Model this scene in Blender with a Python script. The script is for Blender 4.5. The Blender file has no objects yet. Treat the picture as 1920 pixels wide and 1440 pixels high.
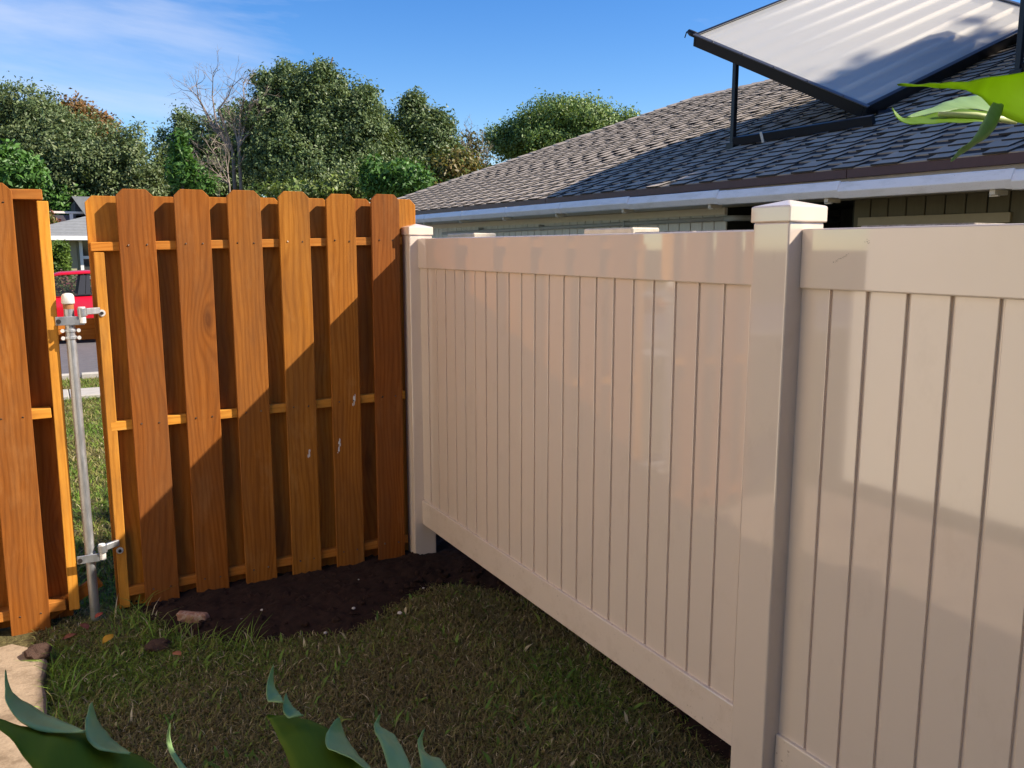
import bpy, bmesh, math, random
import numpy as np
from math import sin, cos, tan, pi, radians, hypot, atan2, sqrt, exp
from mathutils import Vector, Matrix, noise

random.seed(7); RNG = np.random.default_rng(11)
S = bpy.context.scene
COL = S.collection

# ------------------------------------------------------------------ camera
F, PITCH, AZ, H = 1600.0, math.atan(255/1600), radians(28.65), 1.78
cam = bpy.data.cameras.new('camera'); camo = bpy.data.objects.new('camera', cam); COL.objects.link(camo)
cam.sensor_width = 36; cam.lens = 36*F/1920; cam.clip_end = 3000; cam.clip_start = 0.05
camo.location = (0, 0, H); camo.rotation_euler = (pi/2-PITCH, 0, -AZ)
S.camera = camo
S.render.resolution_x, S.render.resolution_y = 1024, 768

# ------------------------------------------------------------------ light
SUN_AZ, SUN_EL = radians(58.3), radians(38.2)          # from the gate normal towards the neighbour's side
SDIR = Vector((sin(SUN_AZ)*cos(SUN_EL), -cos(SUN_AZ)*cos(SUN_EL), sin(SUN_EL)))   # towards the sun
sl = bpy.data.lights.new('sun', 'SUN'); sl.energy = 5.0; sl.angle = radians(.53); sl.color = (1, .90, .76)
so = bpy.data.objects.new('sun', sl); COL.objects.link(so); so.location = (8, -6, 12)
so.rotation_euler = SDIR.to_track_quat('Z', 'Y').to_euler()
W = bpy.data.worlds.new('World'); S.world = W; W.use_nodes = True
wn, wl = W.node_tree.nodes, W.node_tree.links
for n in list(wn): wn.remove(n)
wo = wn.new('ShaderNodeOutputWorld'); wb = wn.new('ShaderNodeBackground'); wb.inputs[1].default_value = .092
sky = wn.new('ShaderNodeTexSky'); sky.sky_type = 'NISHITA'; sky.sun_disc = False
sky.sun_elevation = SUN_EL; sky.sun_rotation = atan2(SDIR.x, SDIR.y)
sky.altitude = 0; sky.air_density = 1.0; sky.dust_density = .1; sky.ozone_density = 3.0
tc = wn.new('ShaderNodeTexCoord')
mp = wn.new('ShaderNodeMapping'); mp.inputs['Scale'].default_value = (1.0, 1.0, 5.0); mp.inputs['Location'].default_value = (3.1, 1.7, .35); mp.inputs['Rotation'].default_value = (0, 0, -.24)
cn = wn.new('ShaderNodeTexNoise'); cn.inputs['Scale'].default_value = 1.9; cn.inputs['Detail'].default_value = 9; cn.inputs['Roughness'].default_value = .55; cn.inputs['Distortion'].default_value = .35
cr = wn.new('ShaderNodeValToRGB'); cr.color_ramp.elements[0].position = .52; cr.color_ramp.elements[1].position = .74
cr.color_ramp.elements[1].color = (.62, .62, .62, 1)
mx = wn.new('ShaderNodeMix'); mx.data_type = 'RGBA'; mx.inputs['B'].default_value = (4.6, 4.9, 5.9, 1)
wl.new(tc.outputs['Generated'], mp.inputs[0]); wl.new(mp.outputs[0], cn.inputs['Vector']); wl.new(cn.outputs['Fac'], cr.inputs[0])
wl.new(cr.outputs[0], mx.inputs['Factor']); sh = wn.new('ShaderNodeHueSaturation'); sh.inputs['Saturation'].default_value = 1.36; sh.inputs['Hue'].default_value = .512; wl.new(sky.outputs[0], sh.inputs['Color']); wl.new(sh.outputs[0], mx.inputs['A']); wl.new(mx.outputs['Result'], wb.inputs[0]); wl.new(wb.outputs[0], wo.inputs[0])
S.view_settings.view_transform = 'Standard'; S.view_settings.look = 'None'; S.view_settings.gamma = 1
S.view_settings.exposure = 0.97; S.view_settings.use_curve_mapping = False
S.render.engine = 'CYCLES'

# ------------------------------------------------------------------ helpers
def ray(px, py):
    X, Y = px-960, py-720
    fw = F*cos(PITCH)-Y*sin(PITCH); dn = F*sin(PITCH)+Y*cos(PITCH)
    return Vector((fw*sin(AZ)+X*cos(AZ), fw*cos(AZ)-X*sin(AZ), -dn)), fw
def at(px, py, d):                       # a place d metres ahead of the photographer
    r, fw = ray(px, py); return Vector((0, 0, H))+r*(d/fw)
def gz(x, y):
    t = min(1, max(0, (y-5.2)/7.0)); return -.18*t*t*(3-2*t)

class G:                                  # a mesh being collected
    def __init__(s): s.v = []; s.f = []; s.c = None
    def add(s, vs, fs):
        o = len(s.v); s.v += [tuple(v) for v in vs]; s.f += [tuple(i+o for i in f) for f in fs]; return s
    def box(s, x0, x1, y0, y1, z0, z1):
        return s.add([(x0,y0,z0),(x1,y0,z0),(x1,y1,z0),(x0,y1,z0),(x0,y0,z1),(x1,y0,z1),(x1,y1,z1),(x0,y1,z1)],
                     [(0,3,2,1),(4,5,6,7),(0,1,5,4),(1,2,6,5),(2,3,7,6),(3,0,4,7)])
    def obox(s, o, a, b, c):              # oriented box: corner and three edge vectors
        o, a, b, c = Vector(o), Vector(a), Vector(b), Vector(c)
        P = [o, o+a, o+a+b, o+b, o+c, o+a+c, o+a+b+c, o+b+c]
        if a.cross(b).dot(c) < 0: return s.add(P, [(0,1,2,3),(7,6,5,4),(4,5,1,0),(5,6,2,1),(6,7,3,2),(7,4,0,3)])
        return s.add(P, [(3,2,1,0),(4,5,6,7),(0,1,5,4),(1,2,6,5),(2,3,7,6),(3,0,4,7)])
    def prism(s, poly, axis, a, b):       # polygon in the plane normal to axis, extruded a..b
        n = len(poly); f = {'x': lambda p, t: (t, p[0], p[1]), 'y': lambda p, t: (p[0], t, p[1]), 'z': lambda p, t: (p[0], p[1], t)}[axis]
        s.add([f(p, a) for p in poly]+[f(p, b) for p in poly], [tuple(range(n))[::-1], tuple(range(n, 2*n))]+[(i, (i+1) % n, n+(i+1) % n, n+i) for i in range(n)])
        return s
    def tube(s, pts, rs, k=8, cap=True):
        pts = [Vector(p) for p in pts]
        if not hasattr(rs, '__len__'): rs = [rs]*len(pts)
        o = len(s.v); u = None
        for i, p in enumerate(pts):
            t = (pts[min(i+1, len(pts)-1)]-pts[max(i-1, 0)]).normalized()
            if u is None: u = t.orthogonal().normalized()
            else: u = (u-t*u.dot(t)).normalized()
            w = t.cross(u)
            for j in range(k):
                a = 2*pi*j/k; s.v.append(tuple(p+(u*cos(a)+w*sin(a))*rs[i]))
        for i in range(len(pts)-1):
            for j in range(k):
                s.f.append((o+i*k+j, o+i*k+(j+1) % k, o+(i+1)*k+(j+1) % k, o+(i+1)*k+j))
        if cap:
            s.f.append(tuple(o+j for j in range(k))[::-1]); s.f.append(tuple(o+(len(pts)-1)*k+j for j in range(k)))
        return s
    def lathe(s, prof, x, y, k=20):       # (r, z) profile round a vertical axis
        o = len(s.v)
        for r, z in prof:
            for j in range(k): a = 2*pi*j/k; s.v.append((x+r*cos(a), y+r*sin(a), z))
        for i in range(len(prof)-1):
            for j in range(k): s.f.append((o+i*k+j, o+i*k+(j+1) % k, o+(i+1)*k+(j+1) % k, o+(i+1)*k+j))
        s.f.append(tuple(o+j for j in range(k))[::-1]); s.f.append(tuple(o+(len(prof)-1)*k+j for j in range(k)))
        return s
    def mesh(s, name='m', bevel=0, smooth=False, seg=1):
        me = bpy.data.meshes.new(name); me.from_pydata(s.v, [], s.f); me.update()
        if bevel:
            b = bmesh.new(); b.from_mesh(me)
            bmesh.ops.recalc_face_normals(b, faces=b.faces)
            bmesh.ops.bevel(b, geom=[e for e in b.edges if e.calc_face_angle(0) > .35], offset=bevel, segments=seg, affect='EDGES', profile=.5, clamp_overlap=True)
            b.to_mesh(me); b.free()
        if smooth: me.polygons.foreach_set('use_smooth', [True]*len(me.polygons))
        return me

def tag(o, label=None, cat=None, group=None, kind=None):
    if label: o['label'] = label
    if cat: o['category'] = cat
    if group: o['group'] = group
    if kind: o['kind'] = kind
    return o
def empty(name, loc, label=None, cat=None, group=None):
    o = bpy.data.objects.new(name, None); COL.objects.link(o); o.location = loc; o.empty_display_size = .1
    return tag(o, label, cat, group)
def off(o):                                # world place of an unrotated parent chain
    v = Vector((0, 0, 0))
    while o is not None: v += o.location; o = o.parent
    return v
def obj(name, me, mat, parent=None, loc=(0, 0, 0), rot=None, kind=None, world=True):
    if isinstance(me, G): me = me.mesh(name)
    if mat is not None and (not me.materials): me.materials.append(mat)
    o = bpy.data.objects.new(name, me); COL.objects.link(o)
    o.location = Vector(loc)
    if rot: o.rotation_euler = rot
    if parent is not None:
        o.parent = parent; o.location = Vector(loc)-off(parent)
    if kind: o['kind'] = kind
    return o
def struct(name, me, mat, loc=(0, 0, 0)): return obj(name, me, mat, loc=loc, kind='structure')

# ------------------------------------------------------------------ material graphs
class M:
    def __init__(s, name):
        s.m = bpy.data.materials.new(name); s.m.use_nodes = True; s.t = s.m.node_tree; s.t.nodes.clear()
        s.out = s.n('OutputMaterial'); s.p = s.n('BsdfPrincipled'); s.l(s.p.outputs[0], s.out.inputs[0])
        s.p.inputs['Specular IOR Level'].default_value = .35
    def n(s, t): return s.t.nodes.new('ShaderNode'+t)
    def l(s, a, b): s.t.links.new(a, b)
    def i(s, sock, v):
        if v is None: return
        if hasattr(v, 'is_linked'): s.l(v, sock)
        else: sock.default_value = v
    def co(s, which='Object', scale=(1, 1, 1), loc=(0, 0, 0), rand=0):
        t = s.n('TexCoord').outputs[which]
        if rand:
            oi = s.n('ObjectInfo'); ml = s.n('VectorMath'); ml.operation = 'SCALE'
            cx = s.n('CombineXYZ')
            for k, f in enumerate((1.0, 3.7, 7.3)): s.i(cx.inputs[k], s.math('MULTIPLY', oi.outputs['Random'], f*rand))
            ad = s.n('VectorMath'); ad.operation = 'ADD'; s.l(t, ad.inputs[0]); s.l(cx.outputs[0], ad.inputs[1]); t = ad.outputs[0]
        mp = s.n('Mapping'); mp.inputs['Scale'].default_value = scale; mp.inputs['Location'].default_value = loc; s.l(t, mp.inputs[0]); return mp.outputs[0]
    def noise(s, co, scale=5, detail=4, rough=.55, dist=0, out='Fac'):
        n = s.n('TexNoise'); s.i(n.inputs['Vector'], co); n.inputs['Scale'].default_value = scale; n.inputs['Detail'].default_value = detail
        n.inputs['Roughness'].default_value = rough; n.inputs['Distortion'].default_value = dist; return n.outputs[out]
    def vor(s, co, scale=5, feat='F1', out='Distance', rnd=1):
        n = s.n('TexVoronoi'); n.feature = feat; s.i(n.inputs['Vector'], co); n.inputs['Scale'].default_value = scale; n.inputs['Randomness'].default_value = rnd; return n.outputs[out]
    def math(s, op, a, b=None, c=None, clamp=False):
        n = s.n('Math'); n.operation = op; n.use_clamp = clamp; s.i(n.inputs[0], a)
        if b is not None: s.i(n.inputs[1], b)
        if c is not None: s.i(n.inputs[2], c)
        return n.outputs[0]
    def ramp(s, f, stops):
        n = s.n('ValToRGB'); s.i(n.inputs[0], f); e = n.color_ramp.elements
        while len(e) < len(stops): e.new(.5)
        for k, (p, c) in enumerate(stops):
            e[k].position = p; e[k].color = (c, c, c, 1) if not hasattr(c, '__len__') else (*c, 1)[:4]
        return n.outputs[0]
    def mix(s, f, a, b, mode='MIX'):
        n = s.n('Mix'); n.data_type = 'RGBA'; n.blend_type = mode
        s.i(n.inputs['Factor'], f)
        for k, v in (('A', a), ('B', b)):
            s.i(n.inputs[k], (*v, 1) if (hasattr(v, '__len__') and not hasattr(v, 'is_linked')) else v)
        return n.outputs['Result']
    def attr(s, name, out='Color'):
        n = s.n('Attribute'); n.attribute_name = name; return n.outputs[out]
    def rnd(s): return s.n('ObjectInfo').outputs['Random']
    def hsv(s, c, h=.5, sa=1., v=1.):
        n = s.n('HueSaturation'); s.i(n.inputs['Hue'], h); s.i(n.inputs['Saturation'], sa); s.i(n.inputs['Value'], v); s.i(n.inputs['Color'], (*c, 1) if not hasattr(c, 'is_linked') else c); return n.outputs[0]
    def bump(s, h, st=.3, d=.01):
        n = s.n('Bump'); n.inputs['Strength'].default_value = st; n.inputs['Distance'].default_value = d; s.l(h, n.inputs['Height'])
        s.l(n.outputs[0], s.p.inputs['Normal']); return s
    def set(s, color=None, rough=None, metal=None, spec=None):
        if color is not None: s.i(s.p.inputs['Base Color'], (*color, 1) if not hasattr(color, 'is_linked') else color)
        if rough is not None: s.i(s.p.inputs['Roughness'], rough)
        if metal is not None: s.i(s.p.inputs['Metallic'], metal)
        if spec is not None: s.p.inputs['Specular IOR Level'].default_value = spec
        return s

def wood(name, dark, mid, light, worn=.25):
    m = M(name)
    c = m.co(scale=(1, 1, 1), rand=9)
    low = m.noise(m.co(scale=(1, 1, .22), rand=9), 5, 2, .5)
    kn = m.vor(m.co(scale=(3.2, .4, 1.15), rand=9), 1.0, 'SMOOTH_F1')
    knot = m.math('POWER', m.math('SUBTRACT', 1.0, kn, clamp=True), 5)
    sep = m.n('SeparateXYZ'); m.l(c, sep.inputs[0])
    ph = m.math('ADD', m.math('MULTIPLY', sep.outputs[0], 260.0), m.math('ADD', m.math('MULTIPLY', low, 38.0), m.math('MULTIPLY', knot, 26.0)))
    ring = m.math('MULTIPLY_ADD', m.math('SINE', ph), .5, .5)
    ring = m.math('POWER', ring, 2.2)
    fine = m.noise(m.co(scale=(1, 1, .03), rand=9), 260, 3, .6)
    streak = m.noise(m.co(scale=(1, 1, .06), rand=9), 30, 4, .6)
    f = m.math('ADD', m.math('MULTIPLY', ring, .15), m.math('ADD', m.math('MULTIPLY', fine, .40), m.math('MULTIPLY', streak, .44)))
    col = m.ramp(f, [(.22, light), (.5, mid), (.86, dark)])
    wornm = m.ramp(m.noise(m.co(scale=(1, 1, .35), rand=5), 7, 6, .66), [(.56, 0.0), (.78, worn)])
    col = m.mix(wornm, col, (.66, .37, .14))
    kd = m.ramp(kn, [(.03, 1.0), (.11, 0.0)])
    col = m.mix(m.math('MULTIPLY', kd, .75), col, (.10, .035, .012))
    col = m.hsv(col, m.math('MULTIPLY_ADD', m.rnd(), .016, .492), 1.0, m.math('MULTIPLY_ADD', m.rnd(), .42, .76))
    weath = m.ramp(m.noise(m.co(scale=(1, 1, .25), rand=13), 4, 6, .7), [(.40, 0.0), (.70, .62)])
    col = m.mix(weath, col, (.150, .066, .027))
    h = m.math('ADD', m.math('MULTIPLY', fine, .7), m.math('MULTIPLY', ring, .25))
    m.set(col, m.math('MULTIPLY_ADD', fine, .25, .55), spec=.07).bump(h, .35, .002)
    return m.m
wood_front = wood('stained_cedar', (.12, .035, .006), (.27, .088, .014), (.39, .146, .028), .22)
wood_back = wood('fresh_stained_cedar', (.20, .058, .008), (.41, .138, .019), (.52, .205, .034), .18)
wood_rail = wood('pale_stained_lumber', (.34, .115, .014), (.55, .21, .03), (.66, .285, .05), .3)

def vinyl():
    m = M('almond_vinyl')
    st = m.noise(m.co(scale=(1, 1, .05), rand=5), 26, 3, .5)
    big = m.noise(m.co(scale=(1, 1, .5), rand=5), 2.2, 2, .5)
    dirt = m.ramp(m.noise(m.co(scale=(1, 1, .7), rand=3), 9, 6, .7), [(.55, 0.0), (.80, .35)])
    base = m.mix(dirt, (.705, .585, .485), (.54, .43, .34))
    m.set(base, m.math('MULTIPLY_ADD', st, .05, .03), spec=1.0); m.p.inputs['IOR'].default_value = 1.6
    m.bump(m.math('ADD', m.math('MULTIPLY', st, .34), m.math('MULTIPLY', big, .6)), .16, .0010)
    return m.m
vinyl_m = vinyl()
vinyl_rail = M('smooth_almond_vinyl'); _n = vinyl_rail.noise(vinyl_rail.co(rand=3), 3, 3, .5)
vinyl_rail.set(vinyl_rail.hsv((.705, .585, .485), .5, 1., vinyl_rail.math('MULTIPLY_ADD', _n, .10, .95)), .035, spec=1.0); vinyl_rail.p.inputs['IOR'].default_value = 1.6; vinyl_rail = vinyl_rail.m

def plain(name, col, rough=.6, metal=0., var=.12, scale=20, spec=.35, bump=0.):
    m = M(name)
    n = m.noise(m.co(rand=3), scale, 5, .6)
    c = m.hsv(col, .5, 1., m.math('MULTIPLY_ADD', n, 2*var, 1-var))
    m.set(c, rough, metal, spec)
    if bump: m.bump(n, bump, .004)
    return m.m

def galv():
    m = M('galvanised_steel')
    sp = m.vor(m.co(rand=1), 90, out='Color')
    n = m.noise(m.co(scale=(1, 1, .3), rand=1), 35, 4, .6)
    m.set(m.ramp(n, [(.3, (.33, .34, .35)), (.7, (.52, .53, .54))]), m.math('MULTIPLY_ADD', n, .25, .30), .75)
    return m.m
galv_m = galv()
white_metal = plain('pale_painted_metal', (.72, .70, .66), .45, .25, .06, 40)
dark_metal = plain('rusty_bolt_metal', (.06, .05, .045), .5, .7)

def speckle(name, a, b, scale, rough=.9, bump=.4, extra=None):
    m = M(name)
    n1 = m.noise(m.co(rand=2), scale, 6, .7); n2 = m.noise(m.co(rand=2), scale*14, 3, .6)
    f = m.math('ADD', m.math('MULTIPLY', n1, .6), m.math('MULTIPLY', n2, .4))
    c = m.ramp(f, [(.34, a), (.64, b)])
    if extra: c = m.mix(m.ramp(m.noise(m.co(rand=6), scale*.7, 6, .72), [(.5, 0.0), (.62, .85)]), c, extra)
    m.set(c, rough, spec=.2).bump(f, bump, .006)
    return m.m

# ------------------------------------------------------------------ ground
def ground_mat():
    m = M('lawn_earth')
    n = m.noise(m.co(), 1.6, 5, .65); n2 = m.noise(m.co(), 40, 5, .7)
    c = m.mix(n, (.085, .10, .03), (.16, .12, .06)); c = m.mix(m.ramp(n2, [(.35, .8), (.6, 0.0)]), c, (.030, .022, .012))
    m.set(c, .95, spec=.1).bump(n2, .8, .02); return m.m
xs = np.unique(np.concatenate([np.linspace(-600, -12, 16), np.linspace(-12, 14, 53), np.linspace(14, 600, 16)]))
ys = np.unique(np.concatenate([np.linspace(-300, -4, 8), np.linspace(-4, 16, 60), np.linspace(16, 60, 12), np.linspace(60, 1500, 14)]))
g = G()
for y in ys:
    for x in xs:
        z = gz(x, y)
        if -3 < x < 4 and -2 < y < 5: z += .012*noise.noise((x*1.3, y*1.3, 0))-.006
        g.v.append((x, y, z))
nx = len(xs)
g.f = [(j*nx+i, j*nx+i+1, (j+1)*nx+i+1, (j+1)*nx+i) for j in range(len(ys)-1) for i in range(nx-1)]
struct('ground', g, ground_mat())

asphalt = speckle('asphalt', (.10, .092, .095), (.155, .145, .148), 9, .85, .2)
concrete = speckle('weathered_concrete', (.21, .155, .105), (.36, .275, .19), 7, .9, .6, (.16, .115, .075))
kerb_m = speckle('kerb_concrete', (.35, .32, .28), (.46, .43, .38), 10)
road = struct('road', G().box(-80, 80, 14.5, 22.6, -.6, -.172), asphalt)
side = empty('sidewalk', (0, 12.75, -.18)); side['kind'] = 'structure'
slab = G().box(0, 1.49, 12.42, 13.08, -.3, -.135).mesh('flag', .008)
for k in range(-6, 7): obj('paving_slab', slab, kerb_m, side, (k*1.5+.2, 0, 0))
kerb = empty('kerb', (0, 14.45, -.2)); kerb['kind'] = 'structure'
ks = G().box(0, 2.98, 14.36, 14.5, -.6, -.10).mesh('kerbstone', .015)
for k in range(-5, 6): obj('kerb_stone', ks, kerb_m, kerb, (k*3.0+.4, 0, 0))

# concrete path beside the wooden panel, with a broken end
pg = G(); pts = [(-1.3, 4.33), (-.62, 4.36), (-.33, 4.21), (-.24, 4.23), (-.17, 4.15), (-.105, 3.99), (-.125, 3.8), (-.11, 3.62), (-.118, 3.2), (-.13, 2.4), (-.12, 1.2), (-.13, -3), (-1.3, -3)]
pg.prism(pts[::-1], 'z', -.1, .032)
struct('concrete_path', pg.mesh('path', .012), concrete)
clod = G(); b = bmesh.new(); bmesh.ops.create_icosphere(b, subdivisions=3, radius=1)
for v in b.verts: v.co *= 1+.28*noise.noise(v.co*1.7)+.14*noise.noise(v.co*5)
me_clod = bpy.data.meshes.new('clod'); b.to_mesh(me_clod); b.free()
soil_m = speckle('dark_red_soil', (.010, .0055, .004), (.042, .021, .015), 30, .95, .9)
soil_lump = speckle('dry_earth', (.05, .028, .02), (.10, .06, .045), 20, .95, .9)

# bare soil along the gate and under the vinyl fence
SOIL = [(.30, 4.40), (.40, 4.13), (.52, 3.93), (.75, 3.80), (.95, 3.76), (1.15, 3.70), (1.32, 3.80), (1.48, 3.92), (1.68, 4.02), (1.86, 3.98), (2.07, 3.66), (2.10, 3.2), (2.08, 2.6), (2.00, 2.1), (1.98, 1.7), (2.04, .5), (2.3, .5), (2.3, 4.9), (1.0, 4.75), (.3, 4.6)]
def inside(x, y, P):
    r = False; j = len(P)-1
    for i in range(len(P)):
        if (P[i][1] > y) != (P[j][1] > y) and x < (P[j][0]-P[i][0])*(y-P[i][1])/(P[j][1]-P[i][1])+P[i][0]: r = not r
        j = i
    return r
def sdist(x, y):
    d = 9
    for i in range(len(SOIL)):
        a, c = SOIL[i-1], SOIL[i]; dx, dy = c[0]-a[0], c[1]-a[1]
        t = max(0, min(1, ((x-a[0])*dx+(y-a[1])*dy)/(dx*dx+dy*dy))); d = min(d, hypot(x-a[0]-t*dx, y-a[1]-t*dy))
    return d if inside(x, y, SOIL) else -d
g = G(); step = .022; X0, Y0 = .1, .4; NX, NY = int(2.3/step), int(4.6/step); idx = {}
for j in range(NY+1):
    for i in range(NX+1):
        x, y = X0+i*step, Y0+j*step; w = .07*noise.noise((x*6, y*6, 3)); d = sdist(x, y)+w
        if d < -.05: continue
        hgt = max(-.012, min(1, d/.16)*.030-.004)
        z = hgt+min(1, max(0, d/.05))*(.020*noise.noise((x*9, y*9, 1))+.014*noise.noise((x*31, y*31, 2))+.008*noise.noise((x*80, y*80, 5)))
        idx[i, j] = len(g.v); g.v.append((x+.006*random.uniform(-1, 1), y+.006*random.uniform(-1, 1), z+.008))
g.f = [(idx[i, j], idx[i+1, j], idx[i+1, j+1], idx[i, j+1]) for (i, j) in idx if (i+1, j) in idx and (i+1, j+1) in idx and (i, j+1) in idx]
struct('soil_bed', g.mesh('soil', smooth=True), soil_m)
g = G(); b = bmesh.new(); bmesh.ops.create_icosphere(b, subdivisions=1, radius=1); IV = [v.co.copy() for v in b.verts]; IF = [tuple(v.index for v in f.verts) for f in b.faces]; b.free()
for k in range(2600):
    x, y = random.uniform(.25, 2.2), random.uniform(1.6, 4.7)
    if sdist(x, y) < random.uniform(-.07, .06): continue
    r = .004+.024*random.random()**3; q = Vector((random.random(), random.random(), random.random()))*6
    g.add([(x+v.x*r*(1+.4*noise.noise(v+q)), y+v.y*r*(1+.4*noise.noise(v*1.3+q)), .026+v.z*r*.75+.018*noise.noise((x*9, y*9, 1))) for v in IV], IF)
obj('soil_crumbs', g, soil_m, kind='stuff')['label'] = 'dark crumbled soil heaped along the gate foot'

# grass blades
def blades(name, n, region, hr, wr, palette, seed, keep=None):
    rg = np.random.default_rng(seed); x = rg.uniform(region[0], region[1], n); y = rg.uniform(region[2], region[3], n)
    if keep is not None:
        k = keep(x, y, rg); x, y = x[k], y[k]; n = len(x)
    hh = rg.uniform(*hr, n)*(.6+.8*rg.random(n)**2); ww = rg.uniform(*wr, n); a = rg.uniform(0, 2*pi, n); lean = rg.uniform(.3, 2.2, n)*hh; la = a+rg.normal(0, .5, n)+pi/2
    z0 = np.array([gz(0, t) for t in y])-.006
    dx, dy = np.cos(a)*ww/2, np.sin(a)*ww/2; lx, ly = np.cos(la)*lean, np.sin(la)*lean
    V = np.zeros((n, 5, 3))
    V[:, 0] = np.stack([x-dx, y-dy, z0], 1); V[:, 1] = np.stack([x+dx, y+dy, z0], 1)
    V[:, 2] = np.stack([x+dx*.8+lx*.4, y+dy*.8+ly*.4, z0+hh*.65], 1); V[:, 3] = np.stack([x-dx*.8+lx*.4, y-dy*.8+ly*.4, z0+hh*.65], 1)
    V[:, 4] = np.stack([x+lx, y+ly, z0+hh*(.75+.3*rg.random(n))], 1)
    base = (np.arange(n)*5)[:, None]
    me = bpy.data.meshes.new(name); me.vertices.add(n*5); me.vertices.foreach_set('co', V.ravel())
    loops = np.concatenate([base+np.array([[0, 1, 2, 3]]), base+np.array([[3, 2, 4]])], 1).ravel()
    me.loops.add(len(loops)); me.loops.foreach_set('vertex_index', loops.astype(np.int32))
    st = (np.arange(n)*7)[:, None]+np.array([[0, 4]]); me.polygons.add(2*n); me.polygons.foreach_set('loop_start', st.ravel().astype(np.int32))
    me.update(calc_edges=True)
    dry = np.array([.5+.9*noise.noise((u*1.1+5, v*1.1, .3))+.45*noise.noise((u*4, v*4, 9)) for u, v in zip(x, y)])
    if name == 'lawn':
        gs = lambda cx, cy, rx, ry: np.exp(-((x-cx)/rx)**2-((y-cy)/ry)**2)
        dry = dry*.5+.50-.55*gs(.55, 3.75, .6, .35)-.45*gs(1.75, 2.95, .22, .55)-.5*gs(.1, 3.9, .35, .4)+.12*gs(1.1, 2.8, .5, .6)
    pal = np.array(palette)                      # green, olive, straw, brown
    pick = np.clip(dry+rg.normal(0, .33, n), 0, .999); ii = (pick*len(pal)).astype(int)
    c = pal[ii]*rg.uniform(.65, 1.3, (n, 1))*(1.15 if name == 'lawn' else 1.0); st_ = rg.random(n) < .05; c[st_] = np.array((.62, .52, .33))*rg.uniform(.6, 1, (st_.sum(), 1)); c4 = np.concatenate([np.repeat(c, 5, 0), np.ones((n*5, 1))], 1)
    at_ = me.color_attributes.new('col', 'FLOAT_COLOR', 'POINT'); at_.data.foreach_set('color', c4.ravel().astype(np.float32))
    return me
def leaf_mat(name, trans=.3, rough=.55, spec=.3, tint=(1, 1, 1)):
    m = M(name); c = m.attr('col'); m.set(c, rough, spec=spec)
    t = m.n('BsdfTranslucent'); m.i(t.inputs[0], m.mix(1.0, c, (1.25, 1.2, .55), 'MULTIPLY'))
    ms = m.n('MixShader'); ms.inputs[0].default_value = trans; m.l(m.p.outputs[0], ms.inputs[1]); m.l(t.outputs[0], ms.inputs[2]); m.l(ms.outputs[0], m.out.inputs[0])
    return m.m
grass_m = leaf_mat('grass_blade', .25, .6, .2)
def keep_yard(x, y, rg):
    s = np.array([sdist(a, c) for a, c in zip(x, y)]); k = (s < rg.normal(-.03, .035, len(x)))
    k &= ~((x < -.10) & (y < 4.24)); k |= ((x > -.6) & (x < -.09) & (y > 4.2) & (y < 4.4)); return k & (x < 2.12)
me = blades('lawn', 190000, (-.16, 2.12, .9, 4.62), (.010, .026), (.003, .0055), [(.12, .19, .026), (.155, .185, .038), (.20, .19, .065), (.22, .175, .08), (.15, .12, .055)], 3, keep_yard)
obj('lawn_grass', me, grass_m, kind='stuff')['label'] = 'patchy green and straw coloured lawn in the fence shade'
me = blades('weeds', 1700, (-.12, 2.05, 1.6, 4.3), (.018, .042), (.009, .018), [(.10, .19, .03), (.13, .21, .035), (.16, .20, .04)], 18, keep_yard)
obj('lawn_weeds', me, grass_m, kind='stuff')['label'] = 'broader weed leaves mixed into the shaded lawn'
me = blades('tufts', 9000, (-.13, .75, 2.6, 4.5), (.045, .095), (.003, .006), [(.16, .28, .035), (.20, .31, .045), (.18, .24, .05), (.28, .27, .09)], 8,
            lambda x, y, rg: np.array([((sdist(a, c) < 0) and (sdist(a, c) > -.14) and y_ > 3.4) or (a < -.02 and c < 4.1) for a, c, y_ in zip(x, y, y)]) & ((x > -.115) | (y > 4.22)) & (rg.random(len(x)) < .45))
obj('grass_tufts', me, grass_m, kind='stuff')['label'] = 'longer bright grass tufts edging path and soil'
me = blades('verge', 60000, (-.9, 1.6, 4.55, 14.3), (.03, .06), (.006, .011), [(.13, .22, .03), (.16, .23, .035), (.20, .22, .05), (.24, .21, .08)], 5,
            lambda x, y, rg: ~((y > 12.4) & (y < 13.1)) & (x < .25+.075*y) & (x > -.5))
obj('front_lawn_grass', me, grass_m, kind='stuff')['label'] = 'sunlit green front lawn beyond the gate gap'

# small things lying on the ground
lump = obj('earth_clod', me_clod, soil_lump, loc=(-.135, 4.045, .045)); lump.scale = (.055, .06, .03); tag(lump, 'dried brown earth clod on the corner of the concrete path', 'clod')
lump = obj('earth_clod', me_clod, soil_m, loc=(.335, 3.93, .012)); lump.scale = (.055, .045, .032); tag(lump, 'small dark soil heap in the grass beside the broken brick', 'clod')
bk = G().obox((.438, 4.135, .014), (.118, -.088, .0), (.028, .038, 0), (-.006, -.008, .052)).mesh('brick', .012, seg=2)
brick_m = speckle('rough_red_brick', (.20, .085, .055), (.40, .24, .17), 45, .95, .9, (.42, .33, .27))
b = bmesh.new(); b.from_mesh(bk); bmesh.ops.subdivide_edges(b, edges=b.edges, cuts=3, use_grid_fill=True)
for v in b.verts: v.co += Vector((noise.noise(v.co*45), noise.noise(v.co*45+Vector((7, 0, 0))), noise.noise(v.co*45+Vector((0, 9, 0)))))*.0075
b.to_mesh(bk); b.free()
tag(obj('brick_fragment', bk, brick_m), 'broken piece of pinkish red brick at the edge of the soil', 'brick')
peb = speckle('pale_pebble', (.42, .38, .35), (.62, .58, .55), 30, .8)
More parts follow.
